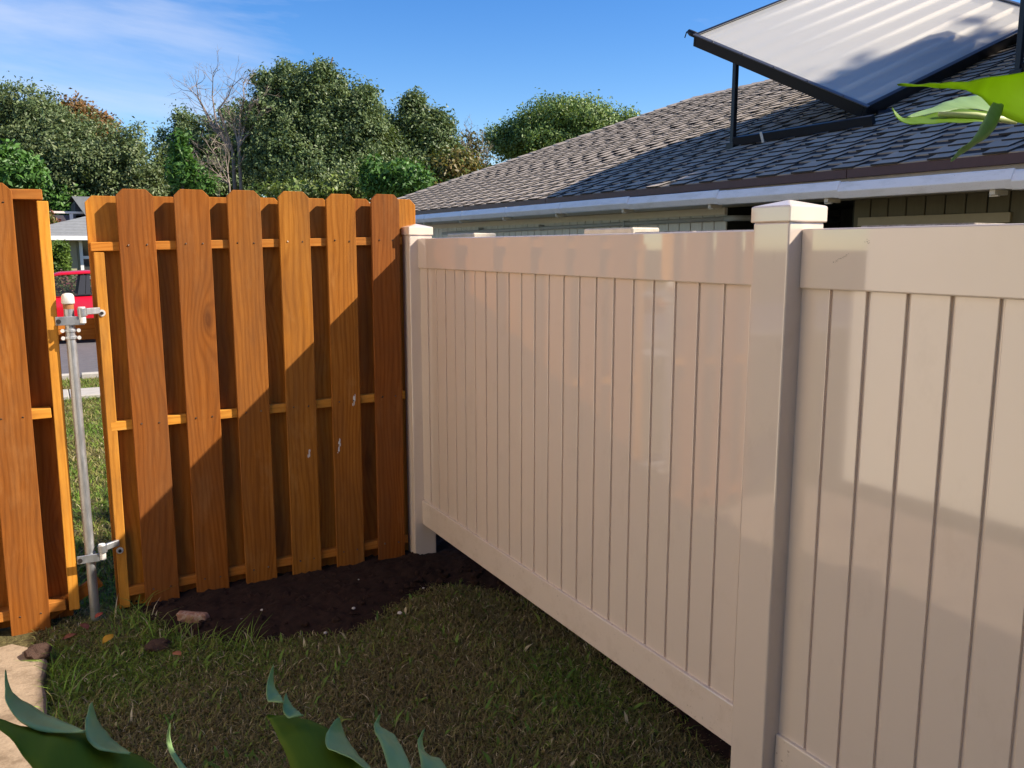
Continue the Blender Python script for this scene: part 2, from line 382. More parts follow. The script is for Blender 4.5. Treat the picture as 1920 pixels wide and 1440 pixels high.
for k, (x, y, r) in enumerate([(.71, 3.99, .011), (.62, 4.13, .008), (.82, 4.05, .014), (1.11, 3.9, .008), (1.22, 3.86, .013), (1.36, 4.2, .009), (1.55, 4.12, .008), (1.02, 3.66, .012), (1.40, 3.70, .017), (1.62, 3.93, .008), (.95, 4.2, .007), (1.25, 4.02, .007)]):
    o = obj('pebble', me_clod, peb, loc=(x, y, .03)); o.data = o.data.copy(); o.data.materials.clear(); o.data.materials.append(peb); o.scale = (r*.75, r*.6, r*.42); o.rotation_euler = (0, 0, k)
    tag(o, 'small whitish pebble lying on the dark soil', 'pebble', 'pebbles scattered on the soil')
def litter(x, y, l, col, a, label, name='fallen_leaf'):
    g = G(); n = 9
    for i in range(n):
        t = i/(n-1); w = l*.26*sin(pi*t)**.8
        for s_ in (-1, 0, 1): g.v.append((l*(t-.5), s_*w, .012+.35*l*abs(s_)*.3+.08*l*sin(3*t)))
    g.f = [(i*3+j, i*3+j+1, i*3+j+4, i*3+j+3) for i in range(n-1) for j in range(2)]
    o = obj(name, g.mesh('leaf', smooth=True), plain('leaf_'+name+str(int(1000*x)), col, .6), loc=(x, y, .035), rot=(.15, -.1, a)); sm = o.modifiers.new('t', 'SOLIDIFY'); sm.thickness = .0012
    tag(o, label, 'leaf')
litter(.135, 4.02, .075, (.50, .27, .02), .9, 'yellow fallen leaf lying on grass beside the concrete path')
litter(.045, 4.21, .07, (.16, .05, .03), 2.0, 'dark red brown fallen leaf near the steel post foot')
litter(-.015, 4.13, .06, (.20, .07, .04), .3, 'rust brown fallen leaf close to the path corner')
litter(.39, 3.72, .06, (.34, .13, .06), -1.1, 'orange brown dry leaf in the lawn below the dark soil heap')
litter(.115, 4.32, .05, (.35, .07, .04), .7, 'reddish dry leaf against the foot of the steel post')

# ------------------------------------------------------------------ wooden gate
nailm = plain('nail_steel', (.10, .07, .05), .5, .6)
def dog_ear(w, h, t, ear=.03, name='board', wob=0):
    g = G().prism([(-w/2, 0), (w/2, 0), (w/2, h-ear), (w/2-ear, h), (-w/2+ear, h), (-w/2, h-ear)], 'y', 0, t)
    return g.mesh(name, .0022)
YF = 4.42; TB = .018; RD = .040
gate = empty('wooden_gate', (.95, YF, 0), 'tall stained wooden board gate of overlapping dog eared pickets beside the vinyl post', 'gate')
fx = [.411, .655, .903, 1.1465, 1.3925, 1.6345]
fz0 = [-.012, .000, .004, .008, .012, .014]; fzt = [2.052, 2.058, 2.062, 2.064, 2.058, 2.064]
spot = plain('white_paint_smear', (.60, .58, .55), .8)
for i, x in enumerate(fx):
    w = (.160, .161, .161, .157, .157, .158)[i]
    b_ = obj('front_board', dog_ear(w, fzt[i]-fz0[i], TB), wood_front, gate, (x, YF, fz0[i]), rot=(0, radians((-.15, .1, .0, .12, .1, .2)[i]), 0))
    ng = G()
    for zr, sl_ in ((1.797, .022), (.94, .022), (.095, .022)):
        for dx in (-.040, .038):
            ng.tube([(dx+random.uniform(-.006, .006), -.0016, zr+sl_*(x-.5)-fz0[i]+random.uniform(-.006, .006)), (dx, .003, zr+sl_*(x-.5)-fz0[i])], .0042, 8)
    n_ = obj('nail', ng, nailm, b_, world=False); n_.location = (0, 0, 0); n_['kind'] = 'stuff'
for k, (x, z, hh) in enumerate(((1.435, .965, .05), (1.345, .72, .075), (1.18, .70, .035))):
    gsm = G()
    for q in range(7):
        r1, r2, cx_, cz_ = .0018+.004*random.random(), .004+.012*random.random(), x+random.gauss(0, .003)+.010*(q/7-.5), z+hh*(q/7-.5)
        gsm.add([(cx_+v.x*r1*(1+.5*noise.noise(v*3+Vector((q, 0, 0)))), YF-.0004+v.y*.0012, cz_+v.z*r2) for v in IV], IF)
    obj('paint_smear', gsm, spot, gate, kind='stuff')
for i in range(7):
    x = .2845+.2455*i; w = .16
    obj('back_board', dog_ear(w, 2.03, TB), wood_back, gate, (x, YF+TB+RD, -.01+.004*i), rot=(0, radians(.1*((i*37) % 5-2)), 0))
def rail(parent, x0, x1, z0, z1, hh, y, d, mat=wood_rail, name='rail'):
    L = hypot(x1-x0, z1-z0)
    me = G().box(-L/2, L/2, 0, d, -hh, 0).mesh(name, .0025)
    # grain runs along the rail: lay the mesh along local z, then turn it
    me.transform(Matrix.Rotation(pi/2, 4, 'Y')); 
    return obj(name, me, mat, parent, ((x0+x1)/2, y, (z0+z1)/2), rot=(0, -pi/2-math.atan2(z1-z0, x1-x0), 0))
rail(gate, .205, 1.74, 1.806, 1.841, .042, YF+TB, RD-.001)
rail(gate, .232, 1.74, .955, .988, .045, YF+TB, RD-.001)
rail(gate, .258, 1.74, .117, .143, .045, YF+TB, RD-.001)
st = G().box(-.0225, .0225, 0, RD-.002, 0, 1.745).mesh('stile', .0025)
obj('stile', st, wood_rail, gate, (.2385, YF+TB+.0005, .015))
for z in (1.479, .315):
    obj('washer', G().tube([(.232, YF+TB-.004, z), (.232, YF+TB+.002, z)], .016, 14), white_metal, gate)
    obj('bolt', G().tube([(.232, YF+TB-.016, z), (.232, YF+TB-.002, z)], .0075, 8), dark_metal, gate)
# latch boards across the back of the gap
for z in (1.352, 1.402):
    me = G().box(-.19, .19, 0, .03, 0, .0485).mesh('latch_board', .002); me.transform(Matrix.Rotation(pi/2, 4, 'Y'))
    obj('latch_board', me, wood_rail, gate, (.18, 4.5, z), rot=(0, -pi/2, 0))

# the other leaf, left of the steel post
leaf = empty('wooden_gate', (-.4, YF-.02, 0), 'end of another wooden gate leaf, its open frame edge facing the steel post', 'gate')
Y2 = YF-.025
for i, x in enumerate((-.171, -.43, -.69)):
    b_ = obj('front_board', dog_ear(.163, 2.085, TB, .032), wood_front, leaf, (x, Y2, -.025-.005*i), rot=(0, 0, 0))
    ng = G()
    for zr in (2.0, 1.045, .105):
        for dx in (-.04, .045): ng.tube([(dx, -.0016, zr), (dx, .003, zr+.003)], .0045, 8)
    obj('nail', ng, nailm, b_).location = (0, 0, 0); leaf.children[-1].children[0]['kind'] = 'stuff'
for i, x in enumerate((-.07, -.32, -.58)):
    obj('back_board', dog_ear(.16, 2.03, TB), wood_back, leaf, (x, Y2+TB+.075, .005), rot=(0, 0, 0))
rail(leaf, -.80, .027, 2.025, 2.038, .045, Y2+TB, .072)
rail(leaf, -.80, -.012, 1.035, 1.05, .045, Y2+TB, .072)
rail(leaf, -.80, -.02, .10, .118, .048, Y2+TB, .072)
obj('stile', G().box(-.023, .023, 0, .073, 0, 1.925).mesh('stile', .0025), wood_rail, leaf, (.0165, Y2+TB+.0004, .062), rot=(0, radians(.25), 0))
obj('batten', G().box(-.03, .03, 0, .02, 0, .30).mesh('batten', .002), wood_back, leaf, (-.13, Y2+TB+.03, .035), rot=(0, radians(62), 0))

# ------------------------------------------------------------------ galvanised gate post
PX, PY = .103, 4.40
post = empty('gate_post', (PX, PY, 0), 'round galvanised steel pipe post with cap and hinge clamps between the wooden leaves', 'post')
def pole_at(z): return PX-.009*(z-.0)/1.56, PY
lean = [(PX, PY, -.3), (pole_at(1.545)[0], PY, 1.545)]
obj('pipe', G().tube(lean, .0215, 24).mesh('pipe', smooth=False), galv_m, post)
x, y = pole_at(1.56)
obj('cap', G().lathe([(.0255, 1.528), (.0275, 1.532), (.0265, 1.562), (.021, 1.573), (.009, 1.577)], x, y).mesh('cap', smooth=True), white_metal, post)
obj('rust_band', G().lathe([(.0222, 1.505), (.0222, 1.528)], x, y), plain('rust', (.32, .14, .05), .8), post)
for z in (1.407, 1.373):
    x, y = pole_at(z); bd = obj('band', G().lathe([(.024, z-.007), (.026, z-.005), (.026, z+.005), (.024, z+.007)], x, y).mesh('band', smooth=False), galv_m, post)
    for sx in (-1, 1): obj('lug', G().tube([(x+sx*.033, y-.020, z), (x+sx*.033, y-.008, z)], .0085, 12), white_metal, bd)
for z in (1.452, .318):
    x, y = pole_at(z)
    hg = obj('hinge_clamp', G().lathe([(.0235, z-.021), (.0235, z+.021)], x, y, 24), galv_m, post)
    obj('hinge_strap', G().box(x-.058, x+.060, y-.030, y-.0255, z-.020, z+.020).mesh('strap', .002), galv_m, hg)
    obj('hinge_bolt', G().tube([(x-.046, y-.040, z-.001), (x-.046, y-.02, z-.001)], .011, 8), dark_metal, hg)
    obj('hinge_pin', G().tube([(x+.052, y-.022, z-.012), (x+.052, y-.022, z+.062)], .015, 14), white_metal, hg)
    obj('hinge_eye', G().lathe([(.0205, z+.022), (.0205, z+.056)], x+.054, y-.022, 16), galv_m, hg)
    obj('hinge_arm', G().obox((x+.058, y-.026, z+.024), (.075, .055, 0), (-.010, .014, 0), (0, 0, .030)).mesh('arm', .003), galv_m, hg)

# ------------------------------------------------------------------ vinyl fence
PW = .133; PX0 = 1.758
def vinyl_post(y0, label, top=1.895):
    e = empty('vinyl_post', (PX0+PW/2, y0+PW/2, 0), label, 'post', 'vinyl fence posts')
    obj('shaft', G().box(PX0, PX0+PW, y0, y0+PW, -.3, top-.045).mesh('shaft', .006, seg=3), vinyl_m, e)
    c = .0055; x0, x1, ya, yb = PX0-c, PX0+PW+c, y0-c, y0+PW+c; cx, cy = (x0+x1)/2, (ya+yb)/2; z0, z1 = top-.046, top-.002
    g = G().add([(x0, ya, z0), (x1, ya, z0), (x1, yb, z0), (x0, yb, z0), (x0, ya, z1), (x1, ya, z1), (x1, yb, z1), (x0, yb, z1), (cx, cy, z1+.019)],
                [(3, 2, 1, 0), (0, 1, 5, 4), (1, 2, 6, 5), (2, 3, 7, 6), (3, 0, 4, 7), (4, 5, 8), (5, 6, 8), (6, 7, 8), (7, 4, 8)])
    obj('cap', g.mesh('cap', .004, seg=2), vinyl_m, e)
vinyl_post(4.376, 'almond vinyl post with pyramid cap where the wooden gate meets the fence')
vinyl_post(1.676, 'almond vinyl post with pyramid cap between the two tan fence panels')
vinyl_post(-.96, 'almond vinyl post at the hidden end of the near tan panel')
vl = M('splashed_almond_vinyl'); _d = vl.ramp(vl.noise(vl.co(rand=4), 7, 8, .75), [(.50, 0.0), (.74, .5)]); _e = vl.ramp(vl.noise(vl.co(rand=8), 70, 4, .7), [(.64, 0.0), (.70, .55)])
vl.set(vl.mix(_e, vl.mix(_d, (.705, .585, .485), (.50, .38, .28)), (.22, .13, .085)), .12, spec=.8); vinyl_low = vl.m
RX = 1.806; PITCHP = .1148
pk = G().box(0, .026, 0, .1042, 0, 1.34).mesh('picket', .0022, seg=2)
bk_ = G().box(0, .010, -.0025, .0145, 0, 1.34).mesh('tongue')
def vinyl_panel(y0, y1, label):
    e = empty('vinyl_fence', (RX+.02, (y0+y1)/2, .217), label, 'fence panel', 'vinyl fence panels')
    for z0, z1 in ((1.672, 1.831), (.217, .358)):
        me = G().box(0, .045, 0, y1-y0, 0, z1-z0).mesh('rail', .004, seg=2); me.transform(Matrix.Rotation(pi/2, 4, 'X')); 
        obj('top_rail' if z0 > 1 else 'bottom_rail', me, vinyl_rail if z0 > 1 else vinyl_low, e, (RX, y0, z0), rot=(-pi/2, 0, 0))
    n = int((y1-y0)/PITCHP)+1
    for k in range(n):
        y = y1-.0955-k*PITCHP if k else y1-.0955
        if y < y0-.06: break
        obj('picket', pk, vinyl_m, e, (RX+.0125, y, .345)).rotation_euler = (0, random.gauss(0, .0006), random.gauss(0, .004))
        obj('tongue', bk_, vinyl_m, e, (RX+.0215, y-.0115, .345))
    return e
vinyl_panel(1.809, 4.376, 'tan tongue and groove vinyl panel adjoining the wooden gate')
vinyl_panel(-.827, 1.676, 'tan vinyl panel with a small scuff on its top rail')
sc = plain('grey_scuff', (.30, .25, .21), .7)
g = G()
for q in range(22):
    t = q/22; g.obox((RX-.0006, 1.565-.050*t+random.gauss(0, .0012), 1.742+.022*t+random.gauss(0, .0015)), (.0009, 0, 0), (0, .0022, .0006), (0, .0004, .0010))
for q in range(8): g.obox((RX-.0006, 1.462+random.gauss(0, .004), 1.795+random.gauss(0, .003)), (.0009, 0, 0), (0, .002, .0006), (0, .0004, .0012))
pan = [o for o in COL.objects if o.name.startswith('vinyl_fence')][-1]
obj('scuff_mark', g, sc, pan, kind='stuff')

# ------------------------------------------------------------------ old block wall behind the fence
blk = [speckle('lichen_block', (.16, .125, .075), (.34, .27, .17), 22, .95, .6, (.13, .10, .055)), speckle('cream_block', (.50, .43, .33), (.70, .62, .49), 16, .95, .5), speckle('spalled_block', (.10, .075, .055), (.46, .40, .32), 13, .95, .8)]
wall = empty('block_wall', (2.35, 3, 0), 'old weathered concrete block wall just behind the vinyl fence', 'wall')
WX = 2.25; bm_ = G().box(0, .15, .004, .386, .004, .196).mesh('block', .006)
bms = []
for mm in blk:
    q = bm_.copy(); q.materials.append(mm); bms.append(q)
obj('core', G().box(WX+.012, WX+.138, -.5, 6.3, -.2, 1.64), blk[2], wall)
for c in range(9):
    zt = 1.872-.2*c
    if c not in (0, 1, 7, 8): continue
    for k in range(17):
        y = -.48+.39*k+(.195 if c % 2 else 0)
        ym = y+.195
        if c == 0:
            if 3.55 < ym < 4.62 or ym > 5.0: continue
        kind = 0 if (c == 0 and 3.3 < ym) else (1 if (c == 0 and ym > 2.95) else 2)
        if c == 0 and ym > 4.6: kind = 1
        dz = -.008*random.random() if c else (0 if kind < 2 else -.018-.012*random.random())
        obj('block', bms[kind], None, wall, (WX+random.uniform(-.003, .003), y, zt-.2+dz))
foot = G(); pts = [(2.24, 1.6), (2.14, 1.75), (2.13, 2.3), (2.10, 2.75), (2.13, 3.05), (2.07, 3.2), (2.11, 3.6), (2.24, 3.7)]
struct('concrete_footing', foot.prism(pts, 'z', -.1, .075).mesh('foot', .015), speckle('mossy_concrete', (.10, .085, .05), (.24, .20, .14), 9, .95, .6, (.06, .05, .03)))

# ------------------------------------------------------------------ neighbour's house
EX, EZ, SL = 5.0, 2.32, .4124; TH = math.atan(SL)
NR = Vector((-sin(TH), 0, cos(TH))); E1 = Vector((cos(TH), 0, sin(TH)))
YC = 15.75; RXR = 9.5; YLOW = -1.6
def roof(v, y, h=0.0): return Vector((EX, y, EZ))+E1*v+NR*h
house = empty('neighbour_house', (9.5, 7, 0), 'low house with grey brown shake shingled hip roof and white gutter behind the block wall', 'house')
def shingle_mat():
    m = M('asphalt_shingle'); n = m.noise(m.co(rand=4), 330, 2, .7); n2 = m.noise(m.co(rand=4), 3.5, 5, .65)
    c = m.mix(n, (.36, .29, .22), (.60, .50, .39)); c = m.mix(m.ramp(n2, [(.35, 0.0), (.7, .4)]), c, (.30, .26, .22))
    c = m.hsv(c, .5, 1., m.math('MULTIPLY_ADD', m.rnd(), .28, .86))
    m.set(c, .92, spec=.25).bump(n, .5, .003); return m.m
shg = shingle_mat()
ROWS = 34; EXPO = 4.87/ROWS
def ymax(v): return YC-v*cos(TH)
rf = obj('roof', G().prism([(0, 0), (0, 0.0)] and [(EX+.02, EZ-.03), (RXR, EZ+SL*4.5-.05), (14.0-.02, EZ-.03), (14, EZ-.10), (RXR, EZ+SL*4.5-.12), (EX+.02, EZ-.10)], 'y', YLOW, YC-4.6), shg, house)
hg = G()                                     # hip end with its underside
hg.add([roof(0, YLOW, -.012), roof(0, YC, -.012), roof(4.87, YC-4.5, -.012), (14, YC, EZ-.01), (14, YC-.02, EZ-.06), (EX, YC-.02, EZ-.06), (RXR, YC-4.52, EZ+SL*4.5-.07), roof(0, YC-4.7, -.012), roof(4.87, YC-4.7, -.012)],
       [(1, 3, 2), (5, 6, 4), (7, 1, 2, 8), (1, 5, 4, 3)])
obj('hip_end', hg, shg, rf)
rows = G(); bands = G()
for k in range(ROWS):
    v0, v1 = k*EXPO, (k+1)*EXPO+.05; y1a, y1b = ymax(v0), ymax(v1)
    rows.add([roof(v0, YLOW, -.004), roof(v0, y1a, -.004), roof(v0, y1a, .013), roof(v0, YLOW, .013), roof(v1, YLOW, -.003), roof(v1, y1b, -.003)],
             [(0, 3, 2, 1), (3, 4, 5, 2)])
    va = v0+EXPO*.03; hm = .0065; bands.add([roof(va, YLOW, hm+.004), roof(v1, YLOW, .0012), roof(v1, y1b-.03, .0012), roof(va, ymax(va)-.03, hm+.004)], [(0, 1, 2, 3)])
SHD = shg_dark = plain('painted_shade_granules', (.045, .041, .038), .95, 0, .2, 200)  # dark granules; shade of tab gaps and butts is put into this colour
obj('painted_shade_bands', bands, shg_dark, rf, kind='stuff')
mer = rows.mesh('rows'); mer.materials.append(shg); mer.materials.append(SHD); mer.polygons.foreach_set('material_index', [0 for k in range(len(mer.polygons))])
obj('shingle_courses', mer, shg, rf, kind='stuff')
tabs = []
for k in range(ROWS):
    y = YLOW+.02*random.random()+.36*((k*.11+.35*noise.noise((k*.23, 3, 1))) % 1)
    v0 = k*EXPO
    while y < ymax(v0+EXPO)-.1:
        wt = .180+random.choice((-.03, -.01, 0, .02, .03)); dv = random.choice((.034, .042, .050))
        sl1, sl2 = random.uniform(.008, .028), random.uniform(.008, .028)
        lowv = max(v0-dv, -.015); tv = v0+EXPO*.92
        tt = .013
        P = [roof(lowv, y, .014+tt), roof(lowv, y+wt, .014+tt), roof(tv, y+wt+sl2, .014), roof(tv, y-sl1, .014)]
        Q = [p-NR*tt for p in P[:2]]+[P[2]-NR*.016, P[3]-NR*.016]
        tabs.append((v0, y, P+Q)); y += .36+random.choice((-.012, -.006, 0, .0, .006, .012))
TF = [(0, 3, 2, 1), (0, 1, 5, 4), (1, 2, 6, 5), (3, 0, 4, 7)]
camv = Vector((0, 0, H))
fr = [t for t in tabs if 2.3 < t[1]]
fr.sort(key=lambda t: (t[2][0]-camv).length)
near, rest = fr[:290], fr[290:]+[t for t in tabs if t[1] <= 2.3]
for v0, y, P in near:
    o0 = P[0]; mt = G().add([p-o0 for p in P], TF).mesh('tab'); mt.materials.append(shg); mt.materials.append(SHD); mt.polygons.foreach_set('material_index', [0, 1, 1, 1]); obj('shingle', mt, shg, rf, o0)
g = G()
for v0, y, P in rest: g.add(P, TF)
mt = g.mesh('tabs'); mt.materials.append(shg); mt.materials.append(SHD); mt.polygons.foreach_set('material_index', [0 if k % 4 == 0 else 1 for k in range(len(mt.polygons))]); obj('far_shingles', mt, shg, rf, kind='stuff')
def cap_run(a, c, wl, wr, n):                # ridge and hip caps
    d = (c-a)/n
    for k in range(n):
        p = a+d*k; q = p+d*1.18; up = Vector((0, 0, 1))
        P = [p+up*.034+wl*0, p+wl+up*.012, q+wl+up*.002, q+up*.020, p+wr+up*.012, q+wr+up*.002]
        o0 = P[0]; P2 = [x-o0 for x in P]
        g = G().add(P2+[x-Vector((0, 0, .012)) for x in P2], [(0, 3, 2, 1), (0, 4, 5, 3), (0, 1, 7, 6), (0, 6, 10, 4), (1, 2, 8, 7), (4, 10, 11, 5)])
        obj('ridge_cap', g, shg, rf, o0)
cap_run(roof(0, YC, .005), Vector((RXR, YC-4.5, EZ+SL*4.5)), Vector((0.02, -.15, .004)), Vector((.15, .02, -.0)), 30)
cap_run(Vector((RXR, YC-4.5, EZ+SL*4.5)), Vector((RXR, 2.2, EZ+SL*4.5)), Vector((-.14, 0, -.058)), Vector((.14, 0, -.058)), 34)
# eave: brown drip edge, gutter, soffit
brown = plain('brown_metal', (.085, .040, .036), .45, .2, .15)
for y0, y1 in ((-1.6, 4.25), (4.255, 8.35), (8.355, 12.2), (12.205, 15.7)):
    obj('drip_edge', G().box(EX-.012, EX+.012, y0, y1, EZ-.058, EZ+.004).mesh('drip', .002), brown, house)
gut_m = M('white_vinyl_gutter'); n = gut_m.noise(gut_m.co(scale=(1, .3, 1), rand=6), 14, 6, .7); n2 = gut_m.noise(gut_m.co(rand=6), 120, 3, .7)
cg = gut_m.mix(gut_m.ramp(n, [(.48, 0.0), (.75, .55)]), (.88, .86, .85), (.60, .56, .49)); cg = gut_m.mix(gut_m.ramp(n2, [(.66, 0.0), (.72, .7)]), cg, (.10, .09, .07))
gut_m.set(cg, .4, spec=.4); gut_m = gut_m.m
soffit = plain('cream_soffit', (.60, .54, .42), .7, 0, .06)
joint = [3.02+1.22*k for k in range(-3, 11)]
gprof = [(4.985, 2.148), (4.985, 2.258), (4.972, 2.258), (4.972, 2.156), (4.912, 2.156), (4.882, 2.196), (4.902, 2.246), (4.908, 2.256), (4.898, 2.260), (4.890, 2.250), (4.868, 2.196), (4.900, 2.148)]
for k in range(len(joint)-1):
    y0, y1 = joint[k], min(joint[k+1], 15.6); sag = -.030*max(0, (6.6-y0)/3.6)
    gt = obj('gutter_section', G().prism(gprof, 'y', 0, y1-y0-.010).mesh('gutter', .003), gut_m, house, (0, y0+.002, sag))
    obj('gutter_joint', G().prism([(a-(.005 if a < 4.93 else 0), c-(.004 if c < 2.16 else 0)) for a, c in gprof], 'y', -.022, .022).mesh('joint', .002), gut_m, gt).location = (0, 0, 0)
    obj('gutter_bracket', G().box(4.92, 5.05, .10, .135, 2.118, 2.1475).box(4.935, 4.96, .09, .145, 2.108, 2.1175).mesh('bracket', .002), soffit, gt).location = (0, 0, 0)
obj('soffit', G().box(5.013, 5.66, YLOW, YC-.1, 2.152, 2.172), soffit, house)
frz = plain('white_frieze', (.78, .74, .64), .6, 0, .05)
obj('frieze_board', G().box(5.575, 5.6, 6.11, YC-.6, 2.085, 2.151).mesh('f', .002), frz, house)
def siding(name, col):
    m = M(name); n = m.noise(m.co(scale=(1, 1, .1), rand=3), 60, 4, .6); m.set(m.hsv(col, .5, 1., m.math('MULTIPLY_ADD', n, .3, .85)), .75, spec=.2).bump(n, .3, .003); return m.m
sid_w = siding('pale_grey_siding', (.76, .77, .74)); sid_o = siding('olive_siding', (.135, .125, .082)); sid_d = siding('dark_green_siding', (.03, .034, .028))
def planks(x, y0, y1, z0, z1, mat, pitch=.169, nm='siding_board'):
    me = G().box(0, .018, 0, pitch-.012, z0, z1).mesh('plank', .0025)
    k = 0
    while y0+k*pitch < y1-.05:
        obj(nm, me, mat, house, (x, y0+k*pitch, 0)); k += 1
    obj('siding_backing', G().box(x+.012, x+.10, y0-.01, y1, z0, z1), sid_d, house)
planks(5.6, 6.11, 15.1, 1.2, 2.15, sid_w)
planks(5.6, -1.2, 4.70, 1.2, 2.15, sid_o, .155)
obj('house_body', G().box(5.7, 13.4, -1.2, 4.69, -.2, 2.15).box(6.9, 13.4, 4.69, 6.11, -.2, 2.15).box(5.7, 13.4, 6.11, 15.1, -.2, 2.15), sid_d, house)
obj('lower_wall', G().box(5.62, 5.7, -1.2, 4.7, -.2, 1.2).box(5.62, 5.7, 6.11, 15.1, -.2, 1.2), sid_w, house)
obj('porch_ceiling', G().box(5.661, 6.99, 4.5, 6.3, 2.153, 2.171), sid_d, house)
me = G().box(0, .018, 0, .157, 1.0, 2.15).mesh('plank', .0025)
for k in range(8): obj('siding_board', me, sid_d, house, (6.86, 4.72+.169*k, 0))
win = obj('window', G().box(5.575, 5.60, 3.42, 4.62, 1.945, 2.012).box(5.575, 5.6, 3.42, 3.48, 1.0, 1.94).box(5.575, 5.6, 4.56, 4.62, 1.0, 1.94).mesh('win', .002), plain('khaki_trim', (.36, .31, .20), .6), house)
obj('corner_board', G().box(5.57, 5.6, 3.28, 3.36, .2, 2.15).mesh('c', .002), sid_o, house)
obj('window_pane', G().box(5.586, 5.59, 3.48, 4.56, 1.0, 1.945), plain('dark_pane', (.02, .022, .022), .08, 0, .02), win)
pipe_m = plain('grey_painted_pipe', (.42, .45, .46), .5, 0, .08)
pp = obj('conduit_pipe', G().tube([(5.545, 12.4, 2.005), (5.545, 9, 2.028), (5.545, 5.99, 2.048)], .021, 12).mesh('p', smooth=True), pipe_m, house)
obj('elbow', G().tube([(5.545, 6.06, 2.047), (5.545, 5.97, 2.048), (5.56, 5.93, 2.048), (5.62, 5.91, 2.048), (6.86, 5.91, 2.048)], .027, 12).mesh('e', smooth=True), pipe_m, pp)
for y in (11.1, 9.4, 7.6): obj('pipe_strap', G().box(5.52, 5.6, y, y+.02, 2.0, 2.07), pipe_m, pp)

# ------------------------------------------------------------------ solar water heating panels
black_al = plain('black_aluminium', (.020, .021, .024), .38, .3, .1)
edge_al = plain('grey_aluminium_lip', (.13, .13, .14), .35, .6, .1)
absorb = plain('frosted_absorber', (.36, .34, .30), .5, 0, .03)
tube_m = plain('riser_tube', (.92, .84, .70), .5, 0, .03)
gm = M('frosted_glazing'); gm.set((.70, .685, .645), .30, spec=.28)
tr = gm.n('BsdfTransparent'); ms = gm.n('MixShader'); ms.inputs[0].default_value = .62
gm.l(gm.p.outputs[0], ms.inputs[1]); gm.l(tr.outputs[0], ms.inputs[2]); gm.l(ms.outputs[0], gm.out.inputs[0]); gm = gm.m
def solar(o, w, L, tilt, label, legv, legpos, n_tubes=9, foot_beam=True):
    e2 = Vector((0, cos(tilt), 0))+NR*sin(tilt); n2 = E1.cross(e2)
    if n2.z < 0: n2 = -n2
    P = lambda a, c, h: o+E1*a+e2*c+n2*h
    e = empty('solar_panel', o, label, 'solar panel', 'tilted solar water panels on the roof')
    D = .115
    obj('frame', G().obox(P(0, 0, -D), E1*w, e2*.028, n2*D).obox(P(0, L-.028, -D), E1*w, e2*.028, n2*D).obox(P(0, .0285, -D), E1*.028, e2*(L-.057), n2*D).obox(P(w-.028, .0285, -D), E1*.028, e2*(L-.057), n2*D).mesh('frame', .003), black_al, e)
    for a, c, da, dc in ((-.008, -.008, .04, L+.016), (w-.032, -.008, .04, L+.016)):
        obj('lip', G().obox(P(a, c, -.006), E1*da, e2*dc, n2*.010).mesh('lip', .002), edge_al, e)
        for q in range(5): obj('screw', G().tube([P(a+.012, .25+q*(L-.5)/4, .003), P(a+.012, .25+q*(L-.5)/4, .012)], .009, 8), edge_al, e)
    for c in (-.008, L-.032):
        obj('lip', G().obox(P(.033, c, -.006), E1*(w-.066), e2*.04, n2*.010).mesh('lip', .002), black_al, e)
    obj('backing_plate', G().obox(P(.0285, .0285, -D+.004), E1*(w-.057), e2*(L-.057), n2*.012), black_al, e)
    ab = obj('absorber_plate', G().obox(P(.029, .029, -.060), E1*(w-.058), e2*(L-.058), n2*.006), absorb, e)
    for k in range(n_tubes):
        c = .16+k*(L-.30)/(n_tubes-1); obj('riser_tube', G().tube([P(.035, c, -.052), P(w-.035, c, -.052)], .030, 10).mesh('t', smooth=True), tube_m, e)
    obj('cover_glass', G().obox(P(.029, .029, -.016), E1*(w-.058), e2*(L-.058), n2*.006), gm, e)
    # pipe stub and loose wire at the raised corner
    obj('pipe_stub', G().tube([P(.06, L+.001, -.03), P(.06, L+.10, -.03), P(.06, L+.135, -.022)], [.030, .030, .022], 12).mesh('stub', smooth=True), black_al, e)
    obj('wire', G().tube([P(.06, L+.12, -.02), P(.05, L+.15, -.03), P(.04, L+.16, -.09)], .006, 6), black_al, e)
    for a in legv:
        top = P(a, legpos, -D-.001); ft = top.copy(); ft.z = 0
        x_, y_ = top.x, top.y; zr = EZ+SL*(x_-EX)+.012
        lg = obj('leg', G().obox((x_-.0, y_-.022, zr), (.045, 0, 0), (0, .045, 0), (0, 0, top.z-zr+.02)).mesh('leg', .003), black_al, e)
        obj('foot_block', G().box(x_-.022, x_+.06, y_-.05, y_+.05, zr-.03, zr+.05).mesh('foot', .004), black_al, lg)
        if foot_beam:
            vb = (x_+.005-EX)/cos(TH)
            obj('roof_beam', G().obox(roof(vb, o.y-.25, .03), E1*.045, Vector((0, y_-o.y+.2, 0)), NR*.075).mesh('beam', .003), black_al, e)
            obj('beam_clip', G().obox(roof(vb-.006, y_-.45, .02), E1*.006, (0, .03, 0), NR*.10), white_metal, e)
    obj('rubber_boot', G().tube([P(.10, -.05, -.10), P(.16, -.10, -.09), P(.18, -.12, -.05)], [.05, .045, .03], 10).mesh('boot', smooth=True), black_al, e)
    return e
solar(Vector((6.22, 5.13, EZ+SL*1.22+.075+.06)), 2.78, 2.06, radians(28.5), 'frosted solar panel propped on black legs, whole lower corner in view', (.02, 2.6), 1.52)
solar(Vector((7.17, 2.84, EZ+SL*2.17+.14)), 2.45, 2.06, radians(27), 'second solar panel of which only a black leg shows past the banana leaf', (.02, 2.3), 1.60)

